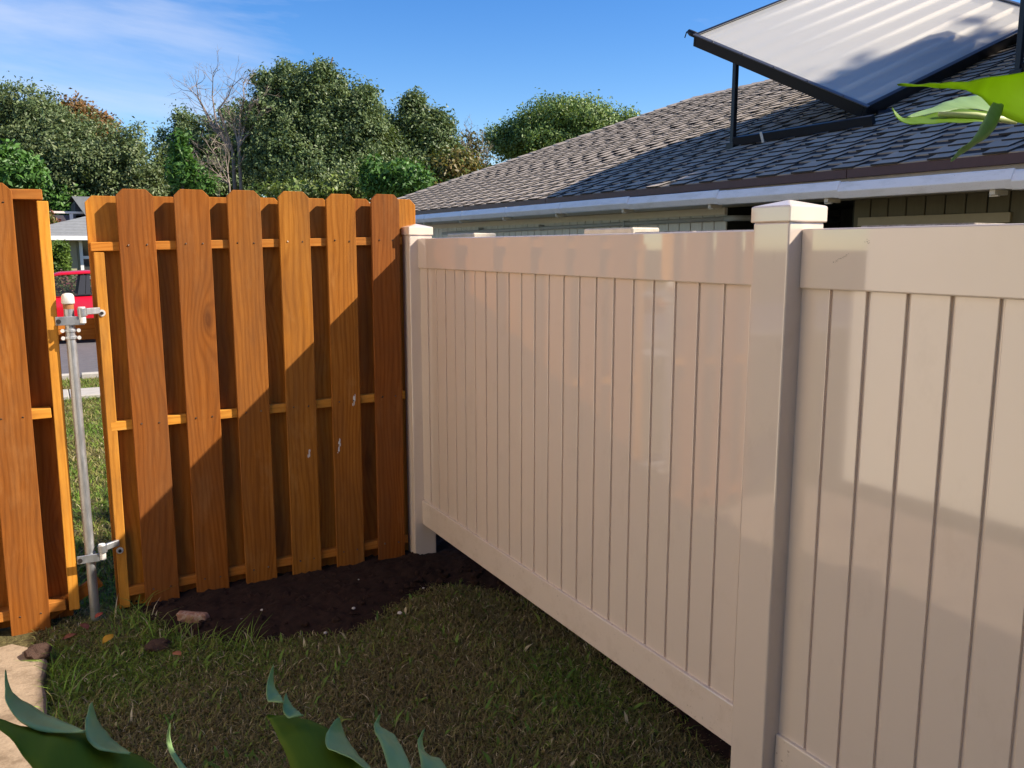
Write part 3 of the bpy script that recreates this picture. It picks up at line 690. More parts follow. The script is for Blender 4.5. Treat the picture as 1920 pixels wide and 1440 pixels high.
# ------------------------------------------------------------------ across the street
sidc = siding('khaki_siding', (.40, .36, .24)); whitep = plain('white_trim', (.80, .79, .76), .5, 0, .04); greyroof = plain('grey_shingle', (.20, .205, .205), .9, 0, .25, 6)
far = empty('green_house', (5, 33.5, -.3), 'khaki sided house with grey roof and white trimmed window across the street', 'house')
me = G().box(0, .27, 32.0, 32.05, -.3, 2.1).mesh('board', .01)
for k in range(40): obj('siding_board', me, sidc, far, (-.6+.28*k, 0, 0))
obj('wall', G().box(-.6, 10.6, 32.04, 38, -.3, 2.1), sidc, far)
hr_ = obj('roof', G().add([(-1.0, 31.45, 2.16), (11.2, 31.45, 2.16), (11.2, 38.6, 2.16), (-1.0, 38.6, 2.16), (4.0, 35.0, 3.55), (8, 35.0, 3.55)], [(0, 1, 5, 4), (1, 2, 5), (2, 3, 4, 5), (3, 0, 4), (3, 2, 1, 0)]), greyroof, far)
rr = G()
for k in range(14):
    t = k/14; y = 31.45+3.55*t; z = 2.16+1.39*t; xl = -1.0+5.0*t
    rr.add([(xl, y-.015, z+.012), (11.2-3.2*t, y-.015, z+.012), (11.2-3.2*t, y+.25, z+.105), (xl+.33, y+.25, z+.105), (xl, y-.015, z-.01), (11.2-3.2*t, y-.015, z-.01)], [(0, 1, 2, 3), (4, 5, 1, 0)])
obj('shingle_courses', rr, greyroof, hr_, kind='stuff')
obj('fascia', G().box(-1.02, 11.2, 31.38, 31.44, 2.03, 2.165).mesh('fa', .005), whitep, far)
wn_ = obj('window', G().box(1.14, 1.24, 31.93, 31.99, .75, 2.02).box(1.24, 2.4, 31.93, 31.99, .75, .86).box(1.24, 2.4, 31.93, 31.99, 1.42, 1.52).box(2.3, 2.4, 31.93, 31.99, .87, 2.02).mesh('w', .004), whitep, far)
obj('pane', G().box(1.24, 2.3, 31.96, 31.975, .86, 1.42), plain('far_pane', (.05, .055, .055), .05), wn_); obj('pane', G().box(1.24, 2.3, 31.96, 31.975, 1.52, 2.02), plain('far_pane_upper', (.03, .032, .032), .05), wn_)
up = empty('upper_house', (4, 42, 0), 'grey roofed house end with dark gable wall up the slope behind the khaki house', 'house')
obj('gable_wall', G().prism([(1.36, 0), (6, 0), (6, 3.70), (1.36, 3.66)], 'y', 38.9, 44), plain('dark_gable', (.05, .05, .055), .8), up)
obj('roof', G().add([(1.25, 38.6, 3.80), (6.5, 38.6, 3.82), (6.5, 44, 3.82), (1.25, 44, 3.80), (1.98, 38.55, 2.6), (6.5, 38.55, 2.6)], [(0, 1, 2, 3), (0, 4, 5, 1)]), greyroof, up)
rw = empty('retaining_fence', (.6, 39, 0), 'dark panelled fence with pinkish white rails behind the khaki house', 'fence')
dkp = plain('dark_panel', (.075, .065, .075), .8); pkw = plain('pinkish_white', (.78, .66, .58), .6, 0, .03)
for k in range(4):
    x0 = -2.6+1.27*k; obj('panel', G().box(x0+.06, x0+1.24, 38.9, 38.96, 0, 3.08).mesh('pan', .006), dkp, rw); obj('rail_post', G().box(x0-.08, x0+.055, 38.86, 38.98, 0, 3.13).mesh('po', .006), pkw, rw)
obj('rail', G().box(-2.7, 2.4, 38.85, 39.0, 3.135, 3.22).mesh('ra', .006), pkw, rw)

# ------------------------------------------------------------------ red car
red = M('red_car_paint'); red.set((.55, .006, .018), .22, spec=.5); red.p.inputs['Coat Weight'].default_value = .6; red.p.inputs['Coat Roughness'].default_value = .05; red = red.m
blackp = plain('black_trim', (.03, .03, .033), .4); tyre_m = plain('tyre_rubber', (.02, .02, .02), .8); rim_m = plain('alloy_rim', (.5, .5, .52), .3, .8)
cgl = M('car_glass'); cgl.set((.03, .035, .035), .04, spec=.6); t2 = cgl.n('BsdfTransparent'); t2.inputs[0].default_value = (.8, .88, .84, 1); m2 = cgl.n('MixShader'); m2.inputs[0].default_value = .72
cgl.l(cgl.p.outputs[0], m2.inputs[1]); cgl.l(t2.outputs[0], m2.inputs[2]); cgl.l(m2.outputs[0], cgl.out.inputs[0]); cgl = cgl.m
CX, CY, CZ = .62, 19.55, -.172                     # x of the middle pillar, near flank, road
car = empty('parked_car', (CX, CY+.88, CZ), 'red car parked on the street, seen through the gap between the gates', 'car')
def cp(x, y, z): return (CX+x, CY+.88+y, CZ+z)
secs = [(-2.15, .32, .62, .60), (-2.05, .24, .74, .74), (-1.6, .20, .88, .84), (-1.0, .20, .97, .87), (-.3, .20, 1.00, .88), (.6, .20, 1.02, .88), (1.5, .20, 1.05, .86), (2.05, .26, 1.06, .78), (2.22, .36, .92, .66)]
g = G(); ring = lambda s: [cp(s[0], -s[3]*.94, s[1]), cp(s[0], -s[3], s[1]+.14), cp(s[0], -s[3]*1.01, (s[1]+s[2])/2+.05), cp(s[0], -s[3]*.97, s[2]-.05), cp(s[0], -s[3]*.90, s[2]), cp(s[0], s[3]*.90, s[2]), cp(s[0], s[3]*.97, s[2]-.05), cp(s[0], s[3]*1.01, (s[1]+s[2])/2+.05), cp(s[0], s[3], s[1]+.14), cp(s[0], s[3]*.94, s[1])]
for s_ in secs: g.v += ring(s_)
g.f = [(i*10+j, (i+1)*10+j, (i+1)*10+(j+1) % 10, i*10+(j+1) % 10) for i in range(len(secs)-1) for j in range(10)]+[tuple(range(10)), tuple(range(80, 90))[::-1]]
bd = obj('body', g.mesh('body', smooth=True), red, car); bd.modifiers.new('s', 'SUBSURF').levels = 2; bd.modifiers[0].render_levels = 2
rs = [(-.52, 1.40, .58), (-.30, 1.455, .60), (.2, 1.48, .62), (.8, 1.46, .61), (1.35, 1.38, .58), (1.62, 1.31, .54)]
g = G()
for x, z, w in rs: g.v += [cp(x, -w-.03, z-.045), cp(x, -w, z-.01), cp(x, 0, z+.012), cp(x, w, z-.01), cp(x, w+.03, z-.045), cp(x, w, z-.06), cp(x, -w, z-.06)]
g.f = [(i*7+j, (i+1)*7+j, (i+1)*7+(j+1) % 7, i*7+(j+1) % 7) for i in range(5) for j in range(7)]+[tuple(range(7)), tuple(range(35, 42))[::-1]]
obj('roof', g.mesh('roof', smooth=True), red, car)
for s_ in (-1, 1):
    for nm, x0, x1, xt0, xt1, mm in (('front_pillar', -1.08, -.98, -.50, -.40, red), ('middle_pillar', -.02, .12, .07, .17, blackp), ('middle_pillar', .13, .22, .18, .24, blackp), ('rear_pillar', 1.62, 1.95, 1.38, 1.62, red)):
        zt = 1.405 if x0 < 1 else 1.30
        obj(nm, G().add([cp(x0, s_*.80, .98), cp(x1, s_*.80, .98), cp(xt1, s_*.62, zt), cp(xt0, s_*.62, zt), cp(x0, s_*.75, .98), cp(x1, s_*.75, .98), cp(xt1, s_*.57, zt), cp(xt0, s_*.57, zt)], [(0, 1, 2, 3), (7, 6, 5, 4), (0, 4, 5, 1), (1, 5, 6, 2), (2, 6, 7, 3), (3, 7, 4, 0)]), mm, car)
    for x0, x1, xt0, xt1 in ((-1.0, -.01, -.42, .08), (.21, 1.64, .23, 1.40)):
        zt = 1.40; obj('side_window', G().add([cp(x0, s_*.785, .99), cp(x1, s_*.785, 1.0), cp(xt1, s_*.605, zt if x0 < 0 else 1.36), cp(xt0, s_*.605, zt)], [(0, 1, 2, 3)]), cgl, car)
    for wx in (-1.38, 1.36):
        t_ = obj('wheel', G().tube([cp(wx, s_*.66, .32), cp(wx, s_*.685, .32), cp(wx, s_*.86, .32), cp(wx, s_*.885, .32)], [.30, .32, .32, .30], 28).mesh('w', smooth=False), tyre_m, car)
        obj('rim', G().tube([cp(wx, s_*.87, .32), cp(wx, s_*.895, .32)], [.20, .19], 20), rim_m, t_)
    obj('headlight', G().box(CX-2.12, CX-1.95, CY+.88+s_*.62-.1, CY+.88+s_*.62+.1, CZ+.66, CZ+.75).mesh('h', .02), whitep, car)
    obj('belt_trim', G().obox(cp(-1.0, s_*.80, .975), (2.7, 0, .05), (0, s_*.02, 0), (0, 0, .02)), blackp, car)
obj('windscreen', G().add([cp(-1.1, -.75, .98), cp(-1.1, .75, .98), cp(-.5, .58, 1.41), cp(-.5, -.58, 1.41)], [(0, 1, 2, 3)]), cgl, car)
obj('rear_window', G().add([cp(2.0, -.70, 1.06), cp(2.0, .70, 1.06), cp(1.62, .52, 1.29), cp(1.62, -.52, 1.29)], [(0, 1, 2, 3)]), cgl, car)
for y_ in (-.38, .38):
    obj('seat', G().box(CX+.30, CX+.48, CY+.88+y_-.25, CY+.88+y_+.25, CZ+.5, CZ+1.08).mesh('s', .05, seg=2), blackp, car)
    obj('headrest', G().box(CX+.36, CX+.47, CY+.88+y_-.13, CY+.88+y_+.13, CZ+1.09, CZ+1.29).mesh('s', .045, seg=3), blackp, car)

# ------------------------------------------------------------------ vegetation
bark_m = speckle('grey_bark', (.11, .085, .065), (.24, .195, .15), 6, .95, .6)
dead_m = speckle('dead_bark', (.20, .155, .125), (.34, .275, .225), 5, .95, .4)
crown_m = leaf_mat('tree_leaf', .22, .5, .35)
def leafcloud(name, blobs, n_cl, per, rad, size, pal, seed, droop=.2, fill=.35, sub=False):
    rg = np.random.default_rng(seed)
    if sub:
        nb = []
        for b in blobs:
            k_ = max(7, min(20, int(8+b[3]*b[5]*1.6)))
            nb.append((b[0], b[1], b[2], b[3]*.62, b[4]*.62, b[5]*.62))
            for _ in range(k_):
                d = rg.normal(0, 1, 3); d /= np.linalg.norm(d); f_ = rg.uniform(.26, .42); r_ = min(b[3], b[5])*f_
                nb.append((b[0]+d[0]*b[3]*.78, b[1]+d[1]*b[4]*.78, b[2]+d[2]*b[5]*.78, r_*1.05, r_*1.05, r_*.95))
        blobs = nb+[(b[0], b[1], b[2], b[3]*.95, b[4]*.95, b[5]*.95) for b in blobs]
    vol = np.array([(b[3]*b[4]+b[3]*b[5]+b[4]*b[5]) for b in blobs]); vol = vol/vol.sum()
    cs, ns = [], []
    which = rg.choice(len(blobs), n_cl, p=vol)
    for k in which:
        b = blobs[k]; d = rg.normal(0, 1, 3); d /= np.linalg.norm(d)
        s_ = rg.uniform(.80, 1.06) if rg.random() > fill else rg.uniform(.35, .85)
        if rg.random() < .07 and fill > 0: s_ = rg.uniform(1.02, 1.32)
        s_ *= 1+.34*noise.noise((d[0]*2.6+k*3, d[1]*2.6, d[2]*2.6))
        cs.append((b[0]+d[0]*b[3]*s_, b[1]+d[1]*b[4]*s_, b[2]+d[2]*b[5]*s_)); ns.append(d)
    cs, ns = np.array(cs), np.array(ns); n = n_cl*per
    C = np.repeat(cs, per, 0)+rg.normal(0, rad, (n, 3))*np.array([1, 1, .8]); Nn = np.repeat(ns, per, 0)*.7+rg.normal(0, .55, (n, 3))+np.array([0, 0, .25])
    Nn /= np.linalg.norm(Nn, axis=1)[:, None]
    U = np.cross(Nn, rg.normal(0, 1, (n, 3))); U /= np.linalg.norm(U, axis=1)[:, None]; Vv = np.cross(Nn, U); Vv[:, 2] -= droop; 
    sz = size*rg.uniform(.6, 1.35, n)[:, None]
    P = np.stack([C-U*sz, C-Vv*sz*.42+Nn*sz*.1, C+U*sz, C+Vv*sz*.42+Nn*sz*.1], 1).reshape(-1, 3)
    me = bpy.data.meshes.new(name); me.vertices.add(4*n); me.vertices.foreach_set('co', P.ravel()); me.loops.add(4*n); me.loops.foreach_set('vertex_index', np.arange(4*n, dtype=np.int32))
    me.polygons.add(n); me.polygons.foreach_set('loop_start', np.arange(n, dtype=np.int32)*4); me.update(calc_edges=True)
    pal = np.array(pal); cc = pal[np.repeat(rg.integers(0, len(pal), n_cl), per)]*.55+pal[rg.integers(0, len(pal), n)]*.45
    cc = cc*rg.uniform(.75, 1.25, (n, 1)); c4 = np.concatenate([np.repeat(cc, 4, 0), np.ones((4*n, 1))], 1)
    a = me.color_attributes.new('col', 'FLOAT_COLOR', 'POINT'); a.data.foreach_set('color', c4.ravel().astype(np.float32))
    return me
def limbs(base, targets, r0, bark, seed, k=7, gnarl=.06, fork=.45):
    rd = random.Random(seed); g = G(); base = Vector(base); top = sum((Vector(t) for t in targets), Vector())/len(targets); fk = base.lerp(top, fork); fk.x = base.x*.6+fk.x*.4; fk.y = base.y*.6+fk.y*.4
    g.tube([base-Vector((0, 0, .3)), base.lerp(fk, .5)+Vector((rd.gauss(0, .1), 0, 0)), fk], [r0*1.2, r0, r0*.8], k)
    for t in targets:
        t = Vector(t); L = (t-fk).length; P = [fk]
        for q in (.33, .66, 1): P.append(fk.lerp(t, q)+Vector((rd.gauss(0, gnarl*L), rd.gauss(0, gnarl*L), rd.gauss(0, gnarl*L)+.05*L*sin(pi*q))))
        g.tube(P, [r0*.6, r0*.42, r0*.25, r0*.08], 6)
    return g
def pxblobs(L, d):                                    # (px, py, rx, ry[, depth shift])
    out = []
    for b in L:
        dd = d+(b[4] if len(b) > 4 else 0); c = at(b[0], b[1], dd); s_ = dd/F
        out.append((c.x, c.y, c.z, b[2]*s_, max(b[2], b[3])*s_*.9, b[3]*s_))
    return out
def tree(name, label, L, d, ncl, per, rad, size, pal, seed, r0=.22, group=None, droop=.2, fill=.35, base=None, cat='tree', bark=bark_m):
    B = pxblobs(L, d); cx = np.mean([b[0] for b in B]); cy = np.mean([b[1] for b in B])
    gz0 = -.3; bs = base or (cx, cy, gz0)
    e = empty(name, bs, label, cat, group)
    obj('trunk', limbs(bs, [(b[0], b[1], b[2]) for b in B], r0, bark, seed), bark, e)
    obj('crown', leafcloud(name, B, ncl, per, rad*.9, size, pal, seed, droop, fill*.6, sub=len(B) > 4), crown_m, e)
    return e
OLIVE = [tuple(v*2.2 for v in c) for c in [(.050, .072, .026), (.066, .088, .034), (.084, .098, .044), (.042, .062, .024)]]
DARKG = [tuple(v*2.15 for v in c) for c in [(.050, .074, .026), (.066, .092, .034), (.086, .110, .044), (.038, .058, .022)]]
BRIGHT = [tuple(v*1.05 for v in c) for c in [(.055, .14, .022), (.075, .17, .03), (.09, .19, .035), (.045, .11, .02)]]
YELG = [tuple(v*1.15 for v in c) for c in [(.13, .20, .025), (.10, .17, .03), (.17, .21, .04)]]
gt_ = 'trees beyond the street'
tree('broad_tree', 'broad olive green tree mass beside the gap of open sky', [(-40, 235, 90, 85), (40, 245, 85, 75), (110, 275, 85, 70), (180, 300, 80, 70), (240, 315, 60, 60), (60, 330, 120, 60), (170, 355, 100, 50), (250, 265, 22, 32), (75, 205, 25, 25), (268, 345, 40, 45)], 44, 4000, 26, .22, .092, OLIVE, 21, .4, gt_)
tree('rusty_tree', 'rust orange topped tree showing behind the broad olive tree', [(145, 225, 38, 28), (180, 240, 30, 22)], 50, 260, 24, .28, .13, [(.24, .10, .03), (.20, .11, .035), (.13, .10, .03)], 22, .2, gt_)
tree('dark_tree', 'dark glossy tree behind the bare grey branches', [(345, 235, 22, 30), (380, 260, 45, 38), (420, 290, 60, 55), (350, 305, 45, 45), (455, 230, 36, 40), (400, 350, 90, 50), (310, 285, 26, 40), (450, 310, 60, 60), (330, 345, 60, 40)], 48, 2300, 25, .22, .092, DARKG, 23, .3, gt_, fill=.45)
tree('tall_tree', 'tallest dense green tree with several rounded tops against the sky', [(505, 185, 36, 48), (548, 165, 34, 44), (598, 170, 42, 46), (540, 240, 75, 65), (620, 235, 60, 65), (670, 205, 42, 48), (570, 310, 110, 65), (690, 280, 55, 65), (640, 340, 120, 40), (480, 270, 40, 60), (525, 135, 14, 14), (608, 132, 15, 13)], 41, 5200, 26, .20, .086, DARKG, 24, .42, gt_)
tree('rounded_tree', 'lower rounded green tree next to the tall dense tree', [(775, 225, 38, 42), (810, 260, 42, 45), (735, 260, 40, 42), (770, 310, 75, 50), (835, 305, 35, 35), (778, 190, 14, 14)], 43, 2200, 26, .21, .09, [(.09, .145, .05), (.12, .17, .065), (.145, .185, .07)], 25, .3, gt_)
tree('umbrella_tree', 'light green spreading tree rising behind the shingled roof', [(1060, 215, 75, 32), (1120, 235, 70, 32), (1000, 250, 65, 34), (950, 265, 45, 28), (1170, 235, 40, 24), (1050, 265, 85, 34), (1110, 275, 70, 30), (985, 290, 42, 22)], 52, 2300, 24, .26, .10, [(.14, .22, .055), (.18, .26, .07), (.105, .18, .05), (.21, .275, .08)], 26, .35, gt_, fill=.3)
tree('sparse_tree', 'thin half bare tree between the green crowns above the roof', [(872, 285, 18, 26), (895, 300, 22, 26), (880, 262, 12, 14)], 50, 90, 16, .3, .11, [(.14, .13, .05), (.17, .14, .06), (.10, .11, .05)], 27, .12, gt_, fill=.6, bark=dead_m)
tree('bushy_tree', 'yellow green bushy tree whose flank turns orange above the roof', [(848, 325, 40, 30), (865, 312, 26, 20), (815, 345, 40, 22)], 38, 420, 24, .2, .10, [(.12, .15, .035), (.15, .14, .035), (.20, .12, .03), (.10, .15, .035)], 28, .2, gt_)
bs_ = 'bushes below the tree line'
tree('leafy_bush', 'bright green broad leaved bush above the left gate leaf', [(10, 315, 50, 30), (45, 330, 30, 25)], 39, 320, 18, .22, .15, BRIGHT, 31, .08, bs_, cat='bush')
tree('leafy_bush', 'bright green creeper mound above the pink railed fence', [(110, 385, 50, 25), (85, 365, 22, 25), (150, 380, 25, 20)], 42.5, 380, 18, .2, .13, BRIGHT, 32, .08, bs_, cat='bush')
tree('sapling', 'slender fresh green sapling over the first gate boards', [(345, 330, 26, 26), (340, 295, 14, 24), (338, 262, 6, 14), (385, 345, 18, 12)], 37, 190, 18, .16, .11, BRIGHT, 33, .06, bs_, cat='tree')
tree('leafy_bush', 'fresh green shrub behind the tops of the right gate boards', [(760, 340, 42, 26), (720, 345, 30, 22), (700, 325, 10, 22)], 36, 420, 18, .2, .11, BRIGHT, 34, .08, bs_, cat='bush')
tree('leafy_bush', 'yellow green shrub over the middle gate boards', [(640, 350, 40, 18), (690, 345, 24, 22), (560, 360, 60, 14)], 38, 260, 18, .2, .11, YELG+OLIVE, 35, .08, bs_, cat='bush')
# bare grey trees
def bare(name, label, root, tips, d, r0, seed, twigs=5, group='bare trees'):
    rd = random.Random(seed); base = at(*root, d); e = empty(name, (base.x, base.y, -.3), label, 'tree', group); g = G()
    g.tube([(base.x, base.y, -.4), base.lerp(Vector((base.x, base.y, -.3)), .5), base], [r0*1.3, r0*1.1, r0], 7)
    tw = G()
    for bx, by, mids in tips:
        P = [base]+[at(mx_, my_, d+rd.uniform(-.4, .4)) for mx_, my_ in mids]+[at(bx, by, d+rd.uniform(-.8, .8))]
        n = len(P); R = [r0*.75*(1-.88*i/(n-1)) for i in range(n)]; g.tube(P, R, 6)
        def sprout(p, dr, L, r, dep):
            if dep == 0: return
            q = p+dr*L*.5+Vector((rd.gauss(0, .08), rd.gauss(0, .08), rd.gauss(0, .06)))*L; t = q+(dr+Vector((rd.gauss(0, .3), rd.gauss(0, .3), rd.gauss(.1, .25)))).normalized()*L*.5
            tw.tube([p, q, t], [r, r*.7, r*.35], 4, False)
            for _ in range(rd.choice((2, 3))): sprout(q.lerp(t, rd.random()), (dr+Vector((rd.gauss(0, .55), rd.gauss(0, .55), rd.gauss(.15, .45)))).normalized(), L*.62, r*.55, dep-1)
        for i in range(1, n):
            for _ in range(twigs):
                p = P[i-1].lerp(P[i], rd.uniform(.35, 1)); dr = ((P[i]-P[i-1]).normalized()+Vector((rd.gauss(0, .7), rd.gauss(0, .6), rd.gauss(.1, .45)))).normalized(); sprout(p, dr, rd.uniform(.5, 1.0)*.9, .016, 3)
    obj('trunk', g, dead_m, e); obj('twigs', tw, dead_m, e); return e
bare('bare_tree', 'leafless grey tree reaching up beside the tall dense tree', (437, 285), [(366, 140, [(400, 240), (372, 185)]), (400, 135, [(405, 230), (398, 180)]), (352, 165, [(395, 225), (370, 180)]), (440, 150, [(410, 205), (428, 180)])], 40, .085, 51, 4)
bare('bare_tree', 'twiggy tan leafless tree leaning against the tall dense tree', (448, 275), [(455, 150, [(450, 215), (458, 185)]), (425, 200, [(440, 240)]), (475, 190, [(460, 230)]), (490, 215, [(468, 245)])], 39.5, .075, 52, 5)
bare('bare_shrub', 'tangle of dry reddish twigs over the second gate board', (430, 345), [(370, 300, [(400, 320)]), (395, 270, [(412, 310)]), (420, 262, [(424, 300)]), (380, 330, [(405, 335)])], 38, .04, 53, 5)
bare('bare_shrub', 'pale leafless stems rising beside the small palm', (888, 330), [(880, 245, [(884, 290)]), (905, 270, [(897, 300)]), (920, 300, [(905, 315)]), (868, 262, [(876, 300)])], 49, .05, 54, 3)
# palm
pb = at(925, 300, 56); palm = empty('palm_tree', (pb.x, pb.y, -.3), 'small palm with drooping fronds just above the roof edge', 'palm')
obj('trunk', G().tube([(pb.x, pb.y, -.4), (pb.x, pb.y, pb.z-.4)], [.2, .13], 8), bark_m, palm)
fm = plain('palm_frond_green', (.10, .14, .035), .5)
for k in range(16):
    a = 2*pi*k/16; g = G(); L = 1.25; P = []
    for i in range(7):
        t = i/6; P.append(Vector((pb.x+cos(a)*L*t*.8, pb.y+sin(a)*L*t*.8, pb.z-.4+(.75-.4*(k % 3))*t*1.2-1.5*t*t)))
    for i in range(6):
        p, q = P[i], P[i+1]; s_ = Vector((-sin(a), cos(a), -.5))*.20*(1-i/7); g.add([p, q, q+s_, p+s_*1.05], [(0, 1, 2, 3)]); s_ = Vector((sin(a), -cos(a), -.5))*.20*(1-i/7); g.add([p, q, q+s_, p+s_*1.05], [(3, 2, 1, 0)])
    obj('frond', g, fm, palm)
# clipped hedge and potted plant across the street
hb = []
c = at(106, 505, 26.5)
he = empty('hedge', (c.x-.4, c.y+.6, -.25), 'clipped rectangular green hedge at the wall of the khaki house', 'hedge')
rg = np.random.default_rng(41); hx0, hx1, hy0, hy1, hz0, hz1 = c.x-1.4, c.x+.28, c.y, c.y+1.2, -.25, 1.88
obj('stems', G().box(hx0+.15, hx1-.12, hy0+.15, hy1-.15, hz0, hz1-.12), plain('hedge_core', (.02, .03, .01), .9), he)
pts = []
for k in range(900):
    s_ = rg.integers(0, 4); u, v = rg.random(), rg.random()
    pts.append(((hx0+(hx1-hx0)*u, hy0, hz0+(hz1-hz0)*v) if s_ < 2 else (hx1, hy0+(hy1-hy0)*u, hz0+(hz1-hz0)*v) if s_ == 2 else (hx0+(hx1-hx0)*u, hy0+(hy1-hy0)*v, hz1))+(.05, .05, .05))
obj('crown', leafcloud('hedge', pts, 1500, 14, .05, .055, [(.10, .17, .025), (.14, .21, .03), (.07, .12, .02)], 42, .05, 0), crown_m, he)
c = at(95, 425, 33.5); pl = empty('potted_plant', (c.x, c.y, 2.3), 'potted plant with reddish leaves on the corner of the khaki house roof', 'plant')
obj('pot', G().lathe([(.16, c.z-.40), (.20, c.z-.1), (.18, c.z-.1)], c.x, c.y, 14), whitep, pl)
obj('stem', G().tube([(c.x, c.y, c.z-.2), (c.x+.03, c.y, c.z+.4)], .02, 6), bark_m, pl)
obj('foliage', leafcloud('pot', [(c.x-.02, c.y, c.z+.2, .14, .14, .38), (c.x+.22, c.y, c.z+.12, .12, .12, .22)], 60, 14, .06, .06, [(.10, .15, .03), (.25, .06, .05), (.30, .10, .07), (.12, .14, .03)], 43), crown_m, pl)
c = at(140, 425, 35.5)
# flower bush seen through the car windows
tree('flower_bush', 'pink flowering bush at the far kerb behind the red car', [(118, 548, 40, 26), (180, 545, 40, 26)], 22.5, 170, 20, .12, .05, [(.10, .20, .03), (.14, .22, .05), (.45, .10, .14), (.5, .2, .2)], 44, .05, None, cat='bush', base=(1.0, 25.2, -.18))

# unseen tree, added to shade the lower roof
def off_tree(name, label, c, r, base, seed):
    B = [(c[0]+dx*r, c[1]+dy*r, c[2]+dz*r, r*.62, r*.62, r*.55) for dx, dy, dz in ((0, 0, 0), (.5, .2, .1), (-.4, -.3, .2), (.1, .45, -.2), (-.1, -.5, -.1), (.2, -.1, .45))]
    e = empty(name, base, label, 'tree'); obj('trunk', limbs(base, [b[:3] for b in B], .25, bark_m, seed), bark_m, e); obj('crown', leafcloud(name, B, 700, 22, .22, .16, DARKG, seed, .2, .5), crown_m, e)
off_tree('shade_tree', 'tall tree added past the neighbour house to shade its roof, outside the picture', (15.0, -1.6, 11.05), 1.65, (15.2, -1.8, 0), 61)

# ------------------------------------------------------------------ banana leaves close to the camera
def banana_mat(name, col, tcol, tr_=.42, rough=.30, sp=.5):
    m = M(name); c = m.co('UV', (1, 1, 1)); st = m.noise(m.co('UV', (60, 2.0, 1)), 1.0, 3, .6); bl = m.noise(m.co('Object', rand=1), 5, 4, .6)
    base = m.hsv(col, .5, 1., m.math('MULTIPLY_ADD', st, .35, .82)); base = m.mix(m.ramp(bl, [(.58, 0.0), (.75, .25)]), base, (.16, .15, .03))
    m.set(base, m.math('MULTIPLY_ADD', st, .14, rough-.05), spec=sp).bump(st, .25, .003)
    t = m.n('BsdfTranslucent'); m.i(t.inputs[0], m.hsv(tcol, .5, 1., m.math('MULTIPLY_ADD', st, .3, .85)))
    ms = m.n('MixShader'); ms.inputs[0].default_value = tr_; m.l(m.p.outputs[0], ms.inputs[1]); m.l(t.outputs[0], ms.inputs[2]); m.l(ms.outputs[0], m.out.inputs[0]); return m.m
ban = banana_mat('banana_leaf', (.15, .26, .022), (.48, .68, .03), .48, .38, .3)
ban_dark = banana_mat('shade_leaf', (.26, .40, .15), (.20, .36, .04), .25, .40, .25)
ban_body = banana_mat('dull_leaf', (.11, .165, .014), (.12, .22, .01), .25, .7, .08)
def crom(P, n):
    P = [Vector(p) for p in P]; out = []; m_ = len(P)-1
    for i in range(n):
        t = i/(n-1)*m_; k = min(int(t), m_-1); u = t-k; p0, p1, p2, p3 = P[max(k-1, 0)], P[k], P[k+1], P[min(k+2, m_)]
        out.append(.5*((2*p1)+(p2-p0)*u+(2*p0-5*p1+4*p2-p3)*u*u+(3*p1-p0-3*p2+p3)*u**3))
    return out
def ribbon(g, A, B, bulge=(0, 0, 0), n=26, m_=9, fold=0):
    A = crom([at(*p) if len(p) == 3 else Vector(p[:3]) for p in A], n); B = crom([at(*p) if len(p) == 3 else Vector(p[:3]) for p in B], n); o = len(g.v); bv = Vector(bulge)
    for i in range(n):
        t = i/(n-1)
        for j in range(m_):
            u = j/(m_-1); w = (A[i]-B[i]).length
            g.v.append(tuple(A[i].lerp(B[i], u)+bv*(4*u*(1-u))*w*(.4+.6*sin(pi*min(1, t*1.1)))+Vector((0, 0, .003*noise.noise((i*.35, u*2, len(g.v)*.0)))) ))
    g.f += [(o+i*m_+j, o+i*m_+j+1, o+(i+1)*m_+j+1, o+(i+1)*m_+j) for i in range(n-1) for j in range(m_-1)]
    return (n, m_)
def leafobj(name, g, mat, parent, th=.0012):
    me = g.mesh(name, smooth=True); uv = me.uv_layers.new(name='UVMap')
    co = np.array(g.v)
    for l in me.loops: uv.data[l.index].uv = (co[l.vertex_index][0]*1.5+co[l.vertex_index][2]*.8, co[l.vertex_index][1]*.5)
    o = obj(name, me, mat, parent); s_ = o.modifiers.new('thick', 'SOLIDIFY'); s_.thickness = th; s_.offset = 0; return o
# left plant
P0 = at(60, 1560, 1.0)
lp = empty('broad_leaf_plant', (P0.x, P0.y, 0), 'dark broad leaf with curled pale lobes over the concrete path', 'plant', 'leafy plants in front of the lawn')
g = G(); ribbon(g, [(0, 1355, 1.00), (48, 1364, 1.0), (100, 1374, 1.0), (160, 1374, .99), (215, 1404, .98), (262, 1418, .97), (318, 1460, .95)], [(-30, 1345, .93), (20, 1385, .90), (50, 1425, .88), (80, 1460, .86), (130, 1500, .85), (180, 1520, .85), (240, 1530, .86)], (0, 0, .10)); leafobj('leaf', g, ban_body, lp)
g = G(); ribbon(g, [(10, 1258, 1.005), (10, 1290, 0.995), (14, 1322, 0.975), (50, 1361, 0.945), (100, 1374, 0.945), (158, 1373, 0.935)], [(11, 1258, 1.005), (17, 1286, 1.015), (34, 1308, 1.025), (76, 1333, 1.015), (124, 1356, 0.975), (161, 1371, 0.935)], (.0, -.18, .05)); leafobj('lobe', g, ban_dark, lp)
g = G(); ribbon(g, [(171, 1318, 0.995), (161, 1348, 0.975), (163, 1382, 0.945), (185, 1405, 0.925), (243, 1414, 0.920)], [(173, 1318, 0.995), (181, 1346, 1.005), (198, 1372, 0.995), (222, 1396, 0.965), (245, 1412, 0.920)], (.0, -.20, .05)); leafobj('lobe', g, ban_dark, lp)
